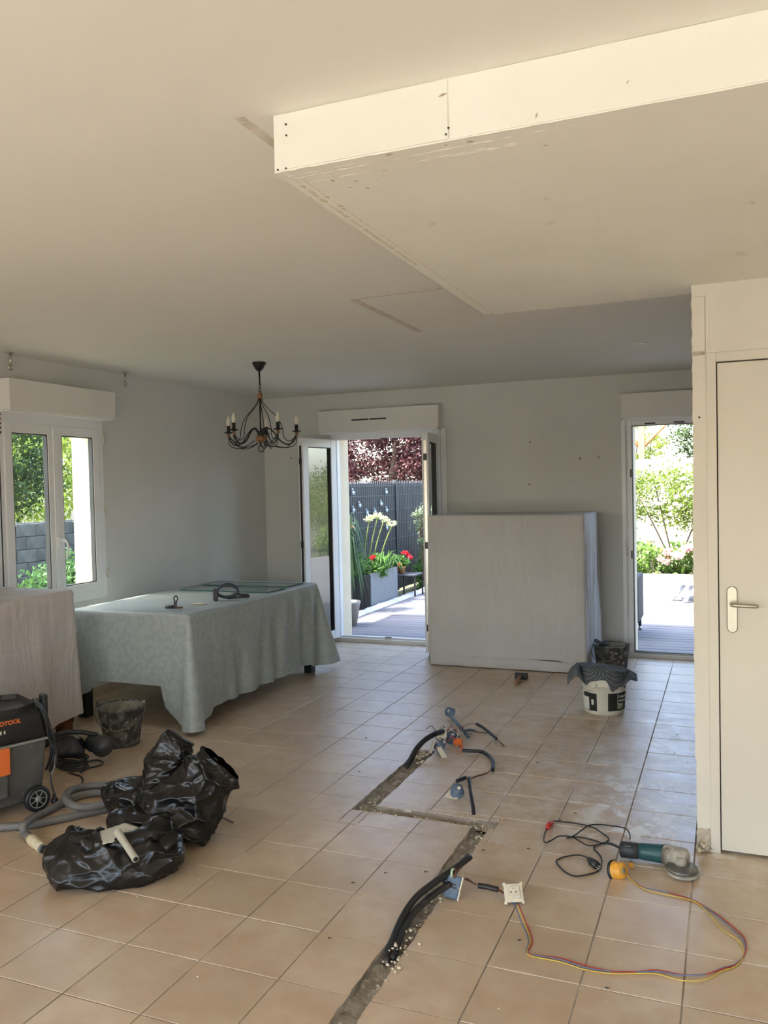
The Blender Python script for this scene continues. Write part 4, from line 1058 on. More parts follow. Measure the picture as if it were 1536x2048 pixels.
bagloft(b, [(-2.24, 2.90, .12), (-2.20, 2.84, .15), (-2.15, 2.78, .13), (-2.13, 2.74, .08), (-2.13, 2.72, .04)], [(.01, .01), (.05, .03), (.06, .035), (.05, .03), (.01, .01)], 40, 40, 9, .014)
b.build('mouth_folds', m_bag, ba)
dp = thing('dustpan', (-2.40, 2.84, .16), 'pale grey dustpan lying in the mouth of the front bin bag', 'dustpan')
c0, c1_, c2_, c3_ = pt(184, 1668, .175), pt(252, 1645, .195), pt(306, 1661, .19), pt(206, 1688, .175)
def panf(u, v):
    p = (c0*(1-u)+c3_*u)*(1-v)+(c1_*(1-u)+c2_*u)*v
    return p+Vector((0, 0, .0035*math.sin(v*30)*(.3+.7*u)))
pp = MB().grid(panf, 40, 12); po = pp.build('pan', m_pale, dp); q = po.modifiers.new('t', 'SOLIDIFY'); q.thickness = .003
h0, h1 = pt(236, 1665, .195), pt(271, 1718, .185)
MB().tube([h0, h0.lerp(h1, .5), h1], [.016, .0135, .0135], 14, cap=False).build('handle', m_pale, dp)
dd = (h1-h0).normalized(); MB().tube([h1-dd*.001, h1+dd*.0008], .0135, 14).build('handle_rim', m_pale, dp); MB().tube([h1, h1+dd*.0016], .0095, 14).build('handle_hole', m_black, dp)
bb = thing('bin_bag', (-2.45, 3.1, 0), 'larger upright black bin bag with torn mouth behind the front bag', 'bin bag', 'black bin bags')
b = MB()
bagloft(b, [(-2.32, 3.02, .02), (-2.30, 3.04, .08), (-2.25, 3.08, .16), (-2.19, 3.12, .24), (-2.13, 3.16, .305), (-2.11, 3.17, .33)],
        [(.05, .05), (.155, .12), (.155, .10), (.125, .075), (.10, .055), (.095, .045)], 90, 60, 11, .013, openend=True, fold=.006)
b.build('bag', m_bag, bb)
b = MB()
bagloft(b, [(-2.42, 3.09, .04), (-2.42, 3.11, .14), (-2.41, 3.14, .24), (-2.39, 3.17, .33), (-2.365, 3.19, .39), (-2.35, 3.20, .42)],
        [(.09, .09), (.11, .09), (.10, .07), (.095, .055), (.09, .04), (.06, .015)], 80, 60, 14, .014)
b.build('upper_lobe', m_bag, bb)
b = MB()
bagloft(b, [(-2.42, 3.12, .07), (-2.50, 3.12, .105), (-2.59, 3.14, .12), (-2.66, 3.15, .115), (-2.71, 3.15, .09), (-2.73, 3.15, .07)],
        [(.05, .05), (.10, .10), (.11, .105), (.095, .09), (.06, .06), (.02, .02)], 80, 60, 17, .014, pref=HP)
b.build('left_lobe', m_bag, bb)
b = MB(); bagloft(b, [(-2.58, 2.99, .09), (-2.50, 2.94, .115), (-2.41, 2.92, .13), (-2.32, 2.93, .15), (-2.23, 2.97, .16)], [(.01, .01), (.045, .03), (.05, .035), (.045, .03), (.01, .01)], 40, 44, 23, .012, pref=HP)
b.build('loose_flap', m_bag, bb)
tag(MB().tube(spline([pt(438, 1633, .004), pt(450, 1637, .005), pt(466, 1645, .004)], 5), .003, 6).build('wire_offcut', m_dark), 'thin dark wire offcut lying right of the bin bags', 'wire')

# ------------------------------------------------------------------ electrical work on the floor
def sleeve(name, pts, r, m, parent, n=10, k=6, hole=False):
    P = spline(pts, k); o = MB().tube(P, r, n).build(name, m, parent)
    if hole:
        d = (P[-1]-P[-2]).normalized(); MB().tube([P[-1], P[-1]+d*.0008], r*.62, 10).build('opening', m_raw, parent)
    return o
def cable(parent, pts, r, m, z=None, name='cord', k=6): return MB().tube(spline([pt(x, y, r+.001 if z is None else z) for x, y in pts], k), r, 6).build(name, m, parent)
def at(px, py, z): return pt(px, py, z)
# pair of conduits rising from the near channel
c1 = thing('conduit_pair', pt(790, 1890), 'pair of thick black conduits rising from the near end of the floor channel', 'conduit')
sleeve('conduit', [at(772, 1925, -.02), at(786, 1880, .0), at(806, 1833, .02), at(832, 1795, .045), at(870, 1764, .07), at(908, 1738, .085), at(940, 1714, .095)], .0125, m_cond, c1, hole=True)
sleeve('conduit', [at(785, 1920, -.02), at(799, 1876, .0), at(818, 1838, .012), at(845, 1808, .03), at(876, 1783, .04), at(900, 1768, .05)], .0125, m_cond, c1)
sleeve('conduit', [at(890, 1764, .055), at(912, 1738, .07), at(938, 1712, .088)], .0125, m_cond, c1, hole=True)
def rbox(parent, c, ax_, ay, az, sx, sy, sz, r, m, name):
    M_ = Matrix((Vector(ax_).normalized(), Vector(ay).normalized(), Vector(az).normalized())).transposed().to_4x4(); M_.translation = Vector(c)
    return MB().bbox(-sx/2, sx/2, -sy/2, sy/2, -sz/2, sz/2, r, M_).build(name, m, parent)
bxc = at(906, 1774, .035)
bx1 = thing('flush_box', bxc, 'blue-grey rectangular flush box at the end of the near conduits', 'junction box')
vx = Vector((.97, .10, -.2)).normalized(); vz = Vector((-.12, .45, .88)); vz = (vz-vx*vz.dot(vx)).normalized(); vy = vz.cross(vx)
rbox(bx1, bxc, vx, vy, vz, .055, .04, .082, .006, m_glove, 'box')
rbox(bx1, bxc+vx*.030, vx, vy, vz, .006, .045, .086, .002, m_frame, 'rim')
rbox(bx1, bxc-vy*.0205-vz*.002, vx, vy, vz, .034, .003, .006, .001, m_black, 'slot'); rbox(bx1, bxc-vy*.0205+vz*.009, vx, vy, vz, .024, .003, .005, .001, m_black, 'slot')
b = MB(); b.tube(spline([bxc+vz*.03-vy*.02, bxc+vz*.055-vy*.02, bxc+vz*.075+vx*.012], 4), .0028, 6).tube(spline([bxc+vz*.03-vy*.02-vx*.01, bxc+vz*.05-vy*.025, bxc+vz*.06-vx*.01], 4), .0028, 6); b.build('copper_wire', m_mahog, bx1)
MB().tube(spline([bxc+vz*.03-vy*.02-vx*.012, bxc+vz*.055-vy*.022-vx*.016, bxc+vz*.062-vx*.012], 4), .005, 8).build('wire_nut', pmat('pale_green', (.4, .5, .35), None, rough=.5), bx1)
# socket
sc0 = at(1027, 1786, .035)
sk = thing('power_socket', sc0, 'ivory power socket on its frame lying loose on the tiles', 'socket')
tilt = Vector((.12, -.58, .80)).normalized(); sxv = Vector((1, .30, .10)); sxv = (sxv-tilt*sxv.dot(tilt)).normalized(); syv = tilt.cross(sxv)
skf = rbox(sk, sc0, sxv, syv, tilt, .070, .070, .006, .002, m_frame, 'frame')
for sx_ in (-1, 1):
    for sy_ in (-1, 1): rbox(skf, sc0+sxv*.032*sx_+syv*.036*sy_, sxv, syv, tilt, .012, .012, .006, .003, m_frame, 'frame_lug')
skc = rbox(sk, sc0+tilt*.007, sxv, syv, tilt, .047, .047, .010, .003, m_frame, 'face')
Mx = Matrix((sxv, syv, tilt)).transposed()
MB().lathe([(.0205, .0125), (.0195, .0128), (.0185, .0118), (0, .0119)], sc0, 28, Mx).build('well', pmat('socket_well', (.50, .46, .36), None, rough=.5), skc)
for dx_, dy_ in ((-.0095, -.002), (.0095, -.002)): MB().lathe([(0, .0132), (.0028, .0132), (.0028, .012)], sc0+sxv*dx_+syv*dy_, 10, Mx).build('pin_hole', m_black, skc)
MB().lathe([(0, .016), (.0025, .016), (.0025, .012)], sc0+syv*.0105, 10, Mx).build('earth_pin', m_steel, skc)
MB().lathe([(0, -.036), (.026, -.034), (.030, -.004), (0, -.004)], sc0-syv*.004, 20, Mx).build('back_box', m_glove, sk)
sleeve('conduit', [at(956, 1771, .030), at(975, 1774, .026), at(996, 1779, .028)], .0105, m_cond, sk)
b = MB()
for k in range(3): b.tube(spline([bxc+vx*.02+vz*.035, at(935, 1757+2*k, .045), at(948, 1766+k, .035), at(958, 1771, .030)], 4), .0018, 6)
for k in range(3): b.tube(spline([at(994, 1779, .028), at(1003+k, 1782+2*k, .026), sc0-sxv*.03-tilt*.015], 4), .0022, 6)
b.build('lead_wire', m_mahog, sk)
# three long wires to the yellow box
wr = thing('installation_wire', pt(1140, 1925), 'loop of red, blue and yellow installation wires running from socket to yellow box', 'wires')
base = [(1034, 1808), (1045, 1835), (1056, 1861), (1062, 1883), (1054, 1902), (1063, 1909), (1121, 1919), (1169, 1934), (1221, 1942), (1272, 1943), (1314, 1942), (1363, 1949), (1411, 1948), (1444, 1938), (1473, 1929), (1490, 1906), (1489, 1880), (1469, 1860), (1431, 1829), (1389, 1801), (1337, 1785), (1289, 1775), (1264, 1760), (1253, 1750)]
off = {'red_wire': ([3]*4+[2, 0, -3, -4, 0, 0, -2, 0, 0, 0, 0, 0, 2, 5, 4, 1, 0, 0, 0, 0], m_red), 'blue_wire': ([-4, -6, -6, -5, -2, 0, 0, 1, 0, 0, 1, 1, 0, -2, -2, -1, -2, -3, 0, 0, 0, 0, 0, 0], m_blu),
       'yellow_wire': ([0, -1, -1, -1, 0, 3, 5, 5, 5, 4, 6, 12, 11, 4, 2, -2, -14, -24, -12, 2, 5, 3, 1, 0], m_yel)}
for nm, (of, mm) in off.items():
    P = []
    for i, ((x, y), o_) in enumerate(zip(base, of)):
        z = .0035+(.03 if i == 0 else (.012 if i == 1 else 0))+(.012 if i == len(base)-1 else 0)
        if i < 5 or 14 < i < 19: P.append(pt(x+o_, y, z))
        else: P.append(pt(x, y+o_, z))
    MB().tube(spline(P, 6), .0019, 6).build(nm, mm, wr)
yb0 = at(1240, 1741, .028)
yb = thing('yellow_junction_box', yb0, 'orange-yellow flush box with black rim lying next to the angle grinder', 'junction box')
yx = Vector((.86, -.40, .30)).normalized(); yz = Vector((0, .25, 1)); yz = (yz-yx*yz.dot(yx)).normalized(); yy_ = yz.cross(yx)
My = Matrix((yy_, yz, yx)).transposed()
MB().lathe([(.036, -.032), (.036, -.022), (.033, -.020), (.031, .010), (.026, .018), (0, .018)], yb0, 24, My).build('box', m_ybox, yb)
MB().lathe([(.0, -.033), (.040, -.033), (.040, -.024), (.036, -.022)], yb0, 24, My).build('rim', m_black, yb)
for k in range(3): rbox(yb, yb0+yx*.0+yy_*(.02*(k-1))+yz*(.028-.004*abs(k-1)), yx, yy_, yz, .018, .012, .008, .002, m_ybox, 'knockout')
MB().lathe([(.012, .0165), (.012, .0185), (0, .0186)], yb0, 14, My).build('cable_entry', m_metal, yb)
rbox(yb, at(1262, 1731, .015), yx, yy_, yz, .016, .014, .02, .003, m_ybox, 'clip')
# angle grinder and its lead
ag = thing('angle_grinder', pt(1310, 1712), 'teal and black angle grinder with dusty metal head lying by the partition foot', 'angle grinder')
g0, g1, g2, g3 = at(1239, 1698, .040), at(1278, 1702, .040), at(1328, 1708, .042), at(1362, 1716, .045)
gd = (g2-g0).normalized()
MB().tube([g0, g0+gd*.006, g0.lerp(g1, .6), g1], [.020, .032, .033, .030], 20).build('rear_grip', m_tooldark, ag)
MB().tube([g1, g1.lerp(g2, .15), g1.lerp(g2, .85), g2], [.0305, .033, .037, .037], 20).build('motor_body', m_teal, ag)
MB().tube([g2, g2+gd*.006, g3-gd*.01, g3+gd*.015, g3+gd*.035], [.040, .041, .040, .030, .014], 18).build('gear_head', m_alu, ag)
MB().lathe([(0, .042), (.028, .040), (.034, .025), (.030, 0), (0, 0)], g3+Vector((.0, -.008, -.004)), 18).build('gear_cap', m_alu, ag)
dc = at(1364, 1741, .016)
tl = Matrix.Rotation(R(3), 3, 'X')
MB().lathe([(0, .010), (.030, .010), (.056, .008), (.060, .004), (.060, -.006), (.056, -.008), (.030, .0)], dc+Vector((0, 0, .010)), 34, tl).build('disc_guard', m_disc, ag)
MB().lathe([(0, -.006), (.063, -.006), (.063, -.009), (0, -.009)], dc+Vector((.004, -.006, .004)), 34, tl).build('cutting_disc', m_alu, ag)
MB().lathe([(0, .035), (.016, .035), (.022, .02), (.024, .008), (0, .008)], dc+Vector((-.004, .012, .012)), 18, tl).build('spindle', m_alu, ag)
b = MB()
for k in range(5): b.box(-.005, .005, -.001, .001, 0, .004, Matrix.Translation(g2+gd*(.012+.007*(k % 3))+Vector((0, -.024+.012*(k//3), .034)))@Matrix.Rotation(R(70), 4, 'Z'))
b.build('vent_slot', m_black, ag)
text_mark = MB().box(-.012, .012, -.004, .004, 0, .0015, Matrix.Translation(g0.lerp(g1, .45)+Vector((0, -.022, .024)))@Matrix.Rotation(R(10), 4, 'Z')).build('rating_plate', m_metal, ag)
sleeve('lead_boot', [at(1212, 1686, .012), at(1226, 1689, .022), at(1242, 1697, .038)], .0055, m_tooldark, ag)
cable(ag, [(1214, 1686), (1204, 1687), (1192, 1691), (1188, 1698), (1198, 1708), (1203, 1718), (1202, 1734), (1192, 1744), (1170, 1750), (1148, 1752), (1128, 1742), (1113, 1724), (1120, 1717), (1142, 1711), (1163, 1711), (1178, 1717)], .0032, m_black, name='lead'); gl = [o for o in ag.children if o.name.startswith('lead') and 'boot' not in o.name][0]
pgc = at(1187, 1727, .014)
MB().tube([at(1177, 1717, .008), at(1184, 1724, .013), at(1193, 1731, .014)], [.008, .016, .017], 12).build('plug', m_black, gl)
MB().tube([at(1192, 1729, .014), at(1201, 1734, .012)], .0022, 6).tube([at(1190, 1733, .014), at(1199, 1738, .012)], .0022, 6).build('plug_pin', m_steel, gl)
ex = thing('extension_lead', pt(1160, 1665), 'tangled black lead with a red connector left of the angle grinder', 'cable')
cable(ex, [(1108, 1642), (1140, 1645), (1173, 1651), (1190, 1657), (1204, 1666), (1217, 1676), (1214, 1683), (1204, 1686), (1192, 1682), (1178, 1678), (1164, 1675), (1150, 1674), (1133, 1676)], .0032, m_black, .0045)
cable(ex, [(1095, 1656), (1089, 1668), (1088, 1682), (1093, 1685), (1104, 1680), (1116, 1673), (1131, 1672), (1147, 1675), (1162, 1684), (1177, 1691), (1192, 1690), (1204, 1687)], .0032, m_black, .011)
cable(ex, [(1136, 1677), (1150, 1670), (1164, 1660), (1177, 1651), (1195, 1649), (1218, 1651), (1239, 1654), (1252, 1658), (1259, 1667), (1260, 1678)], .0032, m_black, .017)
rc_ = at(1100, 1648, .014)
MB().tube([at(1094, 1657, .012), at(1098, 1650, .015), at(1106, 1643, .012)], [.008, .013, .008], 10).build('connector', m_red, ex)
MB().bbox(-.012, .012, -.008, .008, -.006, .008, .003, Matrix.Translation(rc_)@Matrix.Rotation(R(30), 4, 'Z')).build('connector_body', m_red, ex)

# far conduits, cluster of boxes
kc = thing('conduit_bundle', pt(835, 1515), 'arched black conduit and wired box cluster at the far end of the floor channel', 'wiring')
sleeve('thick_conduit', [at(811, 1535, -.02), at(820, 1522, .0), at(833, 1498, .05), at(850, 1480, .08), at(868, 1469, .10), at(886, 1462, .10)], .0155, m_cond, kc, 12)
sleeve('conduit', [at(925, 1501, .02), at(945, 1502, .02), at(962, 1503, .018), at(977, 1511, .016), at(986, 1525, .018), at(985, 1540, .022)], .0105, m_cond, kc)
b = MB()
for k in range(3): b.tube(spline([at(985, 1538, .022), at(972, 1546+k, .016), at(955, 1551+k, .014), at(938, 1556+2*k, .016), at(928, 1557, .018)], 4), .0018, 6)
for k in range(2): b.tube(spline([at(925, 1455, .03), at(935, 1449, .04+.01*k), at(945, 1447, .035), at(955, 1449, .03)], 4), .0018, 6)
for k in range(2): b.tube(spline([at(925, 1462, .03), at(945, 1463, .03), at(962, 1464+2*k, .02), at(978, 1466, .015)], 4), .0018, 6)
for k in range(3): b.tube(spline([at(992, 1477, .016), at(1001, 1484+k, .012), at(1008, 1490+2*k, .006)], 4), .0016, 6)
b.build('wire', m_mahog, kc)
sleeve('sleeve', [at(953, 1448, .030), at(966, 1455, .022), at(980, 1466, .018), at(993, 1478, .016)], .009, m_cond, kc)
sleeve('sleeve', [at(914, 1562, .020), at(922, 1559, .018), at(931, 1555, .018)], .010, m_cond, kc)
sleeve('conduit', [at(948, 1640, -.02), at(946, 1615, .02), at(941, 1585, .06), at(938, 1556, .09)], .0095, m_cond, kc, hole=True)
fb_ = [('far_box', (903, 1424), .045, (.1, -.55, .8)), ('low_box', (874, 1494), .030, (-.55, -.3, .75)), ('mid_box', (893, 1476), .045, (.3, -.5, .8)), ]
cols = 0
def round_box(parent, c, ax3, r=.032, d=.042):
    a = Vector(ax3).normalized(); x_ = Vector((1, .2, 0)); x_ = (x_-a*x_.dot(a)).normalized(); Mq = Matrix((x_, a.cross(x_), a)).transposed()
    MB().lathe([(0, d/2), (r*.85, d/2), (r, d/2-.006), (r, -d/2), (r*1.12, -d/2), (r*1.12, -d/2-.003), (0, -d/2-.003)], c, 20, Mq).build('box', m_glove, parent)
    MB().lathe([(0, d/2+.002), (r*.3, d/2+.002), (r*.3, d/2)], c+x_*r*.4, 10, Mq).build('knockout', m_frame, parent)
    return Mq, x_, a
j1 = thing('round_flush_box', at(900, 1424, .03), 'blue round flush box standing farthest from the camera in the wiring cluster', 'junction box', 'blue round flush boxes')
Mq, x_, a_ = round_box(j1, at(899, 1424, .045), (-.55, -.65, .45), .030, .04)
rbox(j1, at(917, 1424, .04), Vector((.35, .2, -.9)), Vector((.4, -.9, 0)), Vector((.8, .35, .4)), .07, .07, .004, .002, m_frame, 'mounting_frame')
MB().tube(spline([at(903, 1434, .04), at(914, 1446, .045), at(926, 1460, .04), at(936, 1474, .02)], 4), .011, 10).build('blue_conduit', m_glove, kc)
MB().tube(spline([at(930, 1462, .025), at(940, 1460, .022), at(950, 1462, .018)], 4), .009, 8).build('blue_conduit', m_glove, kc)
j2 = thing('round_flush_box', at(913, 1580, .02), 'blue round flush box lying alone in front, on its ivory frame', 'junction box', 'blue round flush boxes')
round_box(j2, at(914, 1580, .04), (.1, -.55, .82), .031, .038)
rbox(j2, at(906, 1590, .010), Vector((.9, -.25, .05)), Vector((.2, .9, .35)), Vector((0, -.35, .9)), .078, .05, .004, .002, m_frame, 'mounting_frame')
j3 = thing('round_flush_box', at(876, 1494, .02), 'blue round flush box low in the middle of the wiring cluster', 'junction box', 'blue round flush boxes')
round_box(j3, at(878, 1492, .035), (-.6, -.3, .6), .030, .04)
rbox(j3, at(864, 1494, .035), Vector((.2, .4, .9)), Vector((.55, -.8, .2)), Vector((.9, .3, -.2)), .07, .055, .004, .002, m_frame, 'mounting_frame')
j4 = thing('round_flush_box', at(900, 1480, .04), 'blue-grey flush box under the ivory socket in the wiring cluster', 'junction box', 'blue round flush boxes')
round_box(j4, at(902, 1474, .040), (.1, -.5, .85), .030, .045)
s2 = thing('loose_socket', at(884, 1467, .09), 'small ivory socket mechanism resting on top of the wiring cluster', 'socket')
tq = Vector((.05, -.65, .75)).normalized(); q1 = Vector((.9, .25, .1)); q1 = (q1-tq*q1.dot(tq)).normalized(); q2 = tq.cross(q1)
rbox(s2, at(883, 1467, .085), q1, q2, tq, .062, .064, .016, .004, m_frame, 'face')
rbox(s2, at(883, 1467, .085)+tq*.008+q1*.004, q1, q2, tq, .030, .040, .003, .003, pmat('socket_recess', (.42, .38, .28), None, rough=.6), 'recess')
pl2 = thing('mounting_plate', at(884, 1510, .02), 'thin ivory mounting plate leaning at the front of the wiring cluster', 'plate')
rbox(pl2, at(884, 1506, .022), Vector((.5, -.25, -.6)), Vector((.55, .7, .15)), Vector((.6, -.4, .65)), .075, .03, .004, .001, m_frame, 'plate')
oc = thing('orange_connector', at(918, 1485, .03), 'orange clip-on connector at the right of the wiring cluster', 'connector')
rbox(oc, at(916, 1484, .035), Vector((1, .2, 0)), Vector((-.1, .8, .5)), Vector((0, -.5, .8)), .05, .035, .03, .004, m_orange, 'body')
rbox(oc, at(922, 1492, .02), Vector((1, .2, 0)), Vector((-.1, .8, .5)), Vector((0, -.5, .8)), .02, .02, .03, .004, m_orange, 'clip')
b = MB(); rnd = random.Random(9)
for k in range(22):
    p_ = at(rnd.uniform(872, 928), rnd.uniform(1460, 1500), rnd.uniform(.02, .06)); q_ = p_+Vector((rnd.uniform(-.05, .05), rnd.uniform(-.05, .05), rnd.uniform(.0, .05)))
    b.tube(spline([p_, (p_+q_)/2+Vector((0, 0, rnd.uniform(0, .03))), q_], 4), .0022, 6)
b.build('wire', m_cond, kc)
b = MB()
for k in range(10):
    p_ = at(rnd.uniform(872, 928), rnd.uniform(1455, 1498), rnd.uniform(.03, .07)); q_ = p_+Vector((rnd.uniform(-.04, .04), rnd.uniform(-.04, .04), rnd.uniform(-.01, .03)))
    b.tube(spline([p_, (p_+q_)/2+Vector((0, 0, .01)), q_], 4), .0025, 6)
b.build('wire', m_red, kc)
for px, py in ((910, 1456), (915, 1470)): rbox(kc, at(px, py, .06), (1, .3, .2), (-.3, 1, 0), (-.2, 0, 1), .012, .022, .02, .003, m_frame, 'terminal')
# crumbs
b = MB(); rnd = random.Random(2)
def crumb(x, y, r, z=None): b.ball((x, y, r*.7 if z is None else z), r, 6, (1, rnd.uniform(.5, 1), .7), .5, 90)
for k in range(110):
    y_ = rnd.uniform(2.35, 3.65) if k % 3 else rnd.uniform(2.45, 2.75); crumb(-1.015+rnd.gauss(0, .016) if k % 3 else -1.03+rnd.gauss(0, .02), y_, rnd.uniform(.002, .008), -.016 if k % 2 else None)
for k in range(70): crumb(rnd.uniform(-1.66, -.98), 3.65+rnd.choice((-.012, .09))+rnd.gauss(0, .012), rnd.uniform(.002, .006))
for k in range(40): crumb(-1.65+rnd.gauss(0, .03), rnd.uniform(4.4, 4.66), rnd.uniform(.004, .012), -.008)
for k in range(40): crumb(-1.65+rnd.gauss(0, .05), rnd.uniform(3.8, 4.6), rnd.uniform(.001, .004), -.018)
for k in range(90): crumb(rnd.uniform(-2.4, .1), rnd.uniform(2.2, 5.5), rnd.uniform(.0012, .004))
bd = MB()
for px, py in ((732, 1476), (718, 1543), (1056, 1697), (1150, 1626), (1075, 1525), (1262, 1722), (770, 1745), (850, 1743), (658, 1876), (705, 1765), (1213, 1975), (1120, 1640), (966, 1700), (1038, 1880)):
    p_ = pt(px, py, .002); bd.ball(p_, .0045, 6, (1.4, .6, .5), .6, 200); bd.ball(p_+Vector((.008, .003, 0)), .0025, 6, (1, .6, .5), .6, 200)
tag(bd.build('dark_debris', m_dark), 'scattered dark specks of debris on the floor tiles', 'rubble', kind='stuff')
tag(b.build('plaster_crumbs', m_crumb), 'pale plaster crumbs strewn along the cut floor channel', 'rubble', kind='stuff')

# ------------------------------------------------------------------ outside
gd_ = struct(MB().box(-40, 40, YS-30, 60, -.30, -.12).build('ground', m_soil))
dk = struct(empty('terrace_deck', (0, 8, 0))); yk = 8.0; dm = None
while yk < 14.7:
    o = MB().bbox(-4.15, 4.5, -.066, .066, -.03, -.005, .004)
    if dm is None: q = o.build('plank', m_deck); dm = q.data
    else: q = bpy.data.objects.new('plank', dm); COL.objects.link(q)
    q.parent = dk; q.location = (0, yk+.07-8, random.uniform(-.002, .001)); yk += .142
MB().box(-4.2, 4.5, 7.99, 14.75, -.12, -.04).build('black_underlay', m_black, dk)  # one solid black slab below the planks, showing in their gaps
kb = struct(MB().grid(lambda u, v: (-4.34+.22*v, 8+7*u, -.03+(.05+.018*noise.noise(Vector((u*40, v*3, 1))))*math.sin(PI*min(1, v*1.2+.05))), 160, 8).build('trim_3', m_stonek))
# unseen pale paving, added to bounce sunlight into the room
pv = struct(MB().box(-14, XR+9, -12, YS-.3, -.12, -.03).build('bounce_paving_south', pmat('pale_bounce_paving', (.66, .62, .54), (.58, .54, .47), 1.5, .9)))
pv2 = struct(MB().box(-7.5, XL-.3, YS-.3, 2.2, -.12, -.03).build('bounce_paving_west', bpy.data.materials['pale_bounce_paving']))
# fence
FX = -4.9
fn_ = thing('slatted_fence', (FX, 11, -.1), 'anthracite slatted mesh fence along the left of the terrace', 'fence')
for a0, a1 in ((7.6, 10.0), (10.0, 12.42), (12.5, 15.0), (15.08, 17.5)):
    sl_ = MB(); y_ = a0
    while y_ < a1-.02: sl_.box(FX-.012, FX-.008, y_, y_+.066, -.08, 1.62); y_ += .075
    o = sl_.build('slats', m_fence, fn_); o['kind'] = 'stuff'
    wv = MB(); y_ = a0+.07
    while y_ < a1: wv.box(FX-.006, FX+.002, y_-.005, y_+.005, -.08, 1.66); y_ += .075
    o = wv.build('vertical_wires', m_fencew, fn_); o['kind'] = 'stuff'
    for z in (.05, .28, .5, .74, .97, 1.20, 1.43, 1.58): MB().tube([(FX+.004, a0, z), (FX+.004, a1, z)], .0035, 6).build('wire', m_fencew, fn_)
for y_ in (7.56, 10.0, 12.46, 15.04, 17.5): MB().bbox(FX-.04, FX+.02, y_-.03, y_+.03, -.1, 1.67, .004).build('post', m_fence, fn_)
orn = [(223, 600), (538, 593), (285, 720), (490, 705), (226, 765), (540, 765), (355, 790), (430, 780), (228, 945), (543, 932)]
lbs = ['top left', 'top right', 'just below the top left one', 'below the top right one', 'lower left', 'lower right', 'just behind the first agapanthus head', 'between two agapanthus heads', 'lowest, behind the orange flower', 'lowest, behind agapanthus stems']
for (cx, cy), lb in zip(orn, lbs):
    p = ptx(660+cx/4.763, 860+cy/4.763, FX+.029); o = thing('glass_vase', p, 'small round clear glass wall vase on the fence, '+lb, 'wall vase', 'glass vases hung on the fence')
    MB().ball(p, .034, 16, (.6, 1, 1)).build('bulb', m_orn, o)
    MB().tube([p+Vector((0, -.012, .026)), p+Vector((0, -.03, .062))], [.011, .009], 10).build('neck', m_orn, o)

def foliage(name, m, parent, fn, n, size, seed, asp=.5, droop=0.):
    rg_ = np.random.RandomState(seed); c = fn(rg_, n); k = len(c)
    d = rg_.normal(size=(k, 3)); d[:, 2] -= droop; d /= np.linalg.norm(d, axis=1)[:, None]
    e = rg_.normal(size=(k, 3)); e -= (e*d).sum(1)[:, None]*d; e /= np.linalg.norm(e, axis=1)[:, None]
    nn = np.cross(d, e); s = size*rg_.uniform(.6, 1.3, size=(k, 1))
    V = np.stack([c-d*s*.5, c+e*s*asp*.5+nn*s*.08, c+d*s*.5, c-e*s*asp*.5+nn*s*.08], 1).reshape(-1, 3)
    if parent is not None: V = V-np.array(parent_loc(parent))
    me = bpy.data.meshes.new(name); me.vertices.add(4*k); me.vertices.foreach_set('co', V.astype('f').ravel())
    me.loops.add(4*k); me.loops.foreach_set('vertex_index', np.arange(4*k, dtype='i')); me.polygons.add(k)
    me.polygons.foreach_set('loop_start', np.arange(0, 4*k, 4, dtype='i')); me.update(calc_edges=True); me.validate()
    me.materials.append(m); o = bpy.data.objects.new(name, me); COL.objects.link(o)
    if parent is not None: o.parent = parent
    o['kind'] = 'stuff'; return o
def blobs(spec, seed, nclus=60, spread=.3):
    """leaf positions clustered inside ellipsoids (cx,cy,cz,rx,ry,rz)"""
    def fn(rg_, n):
        out = []; w_ = np.array([s[3]*s[4]*s[5] for s in spec]); w_ = w_/w_.sum()
        for s, ww in zip(spec, w_):
            k = max(3, int(nclus*ww)); q = rg_.normal(size=(k, 3)); q /= np.linalg.norm(q, axis=1)[:, None]; q *= rg_.uniform(.35, 1, size=(k, 1))**.5
            cl_ = q*np.array(s[3:6])+np.array(s[:3]); m_ = int(n*ww); idx = rg_.randint(0, k, m_)
            out.append(cl_[idx]+rg_.normal(size=(m_, 3))*spread*min(s[3:6])*np.array([1, 1, .7]))
        return np.concatenate(out)
    return fn
def tree(name, label, cat, base, spec, m, n, size, seed, trunk=None, nclus=90, spread=.22, group=None, asp=.55):
    t = thing(name, base, label, cat, group)
    foliage('leaves', m, t, blobs(spec, seed, nclus, spread), n, size, seed, asp)
    if trunk: MB().tube(spline(trunk, 5), [.11*(1-.6*i/(len(trunk)*5)) for i in range((len(trunk)-1)*5+1)], 10).build('trunk', m_trunk, t)
    else:
        b = MB(); rnd_ = random.Random(seed)
        for k in range(7):
            s = spec[k % len(spec)]; e = Vector((s[0]+rnd_.uniform(-.6, .6)*s[3], s[1]+rnd_.uniform(-.6, .6)*s[4], s[2]+rnd_.uniform(0, .6)*s[5])); bs = Vector(base)
            b.tube(spline([bs, bs.lerp(e, .5)+Vector((rnd_.uniform(-.1, .1), 0, .05)), e], 4), .012 if s[5] < 1 else .03, 6)
        b.build('branches', m_trunk, t)
    return t
tree('purple_tree', 'large purple-leaved plum tree behind the anthracite fence', 'tree', (-6.9, 17, -.12), [(-7.1, 17.2, 3.0, 1.7, 1.5, 1.5), (-6.0, 17.6, 2.5, 1.2, 1.2, 1.0), (-6.6, 16.6, 2.2, 1.2, 1.0, .8)], m_leafp, 27000, .085, 1, [(-6.9, 17, -.1), (-6.85, 17, 1.2), (-6.7, 17.1, 2.4), (-6.9, 17.2, 3.3)], 150, .14)
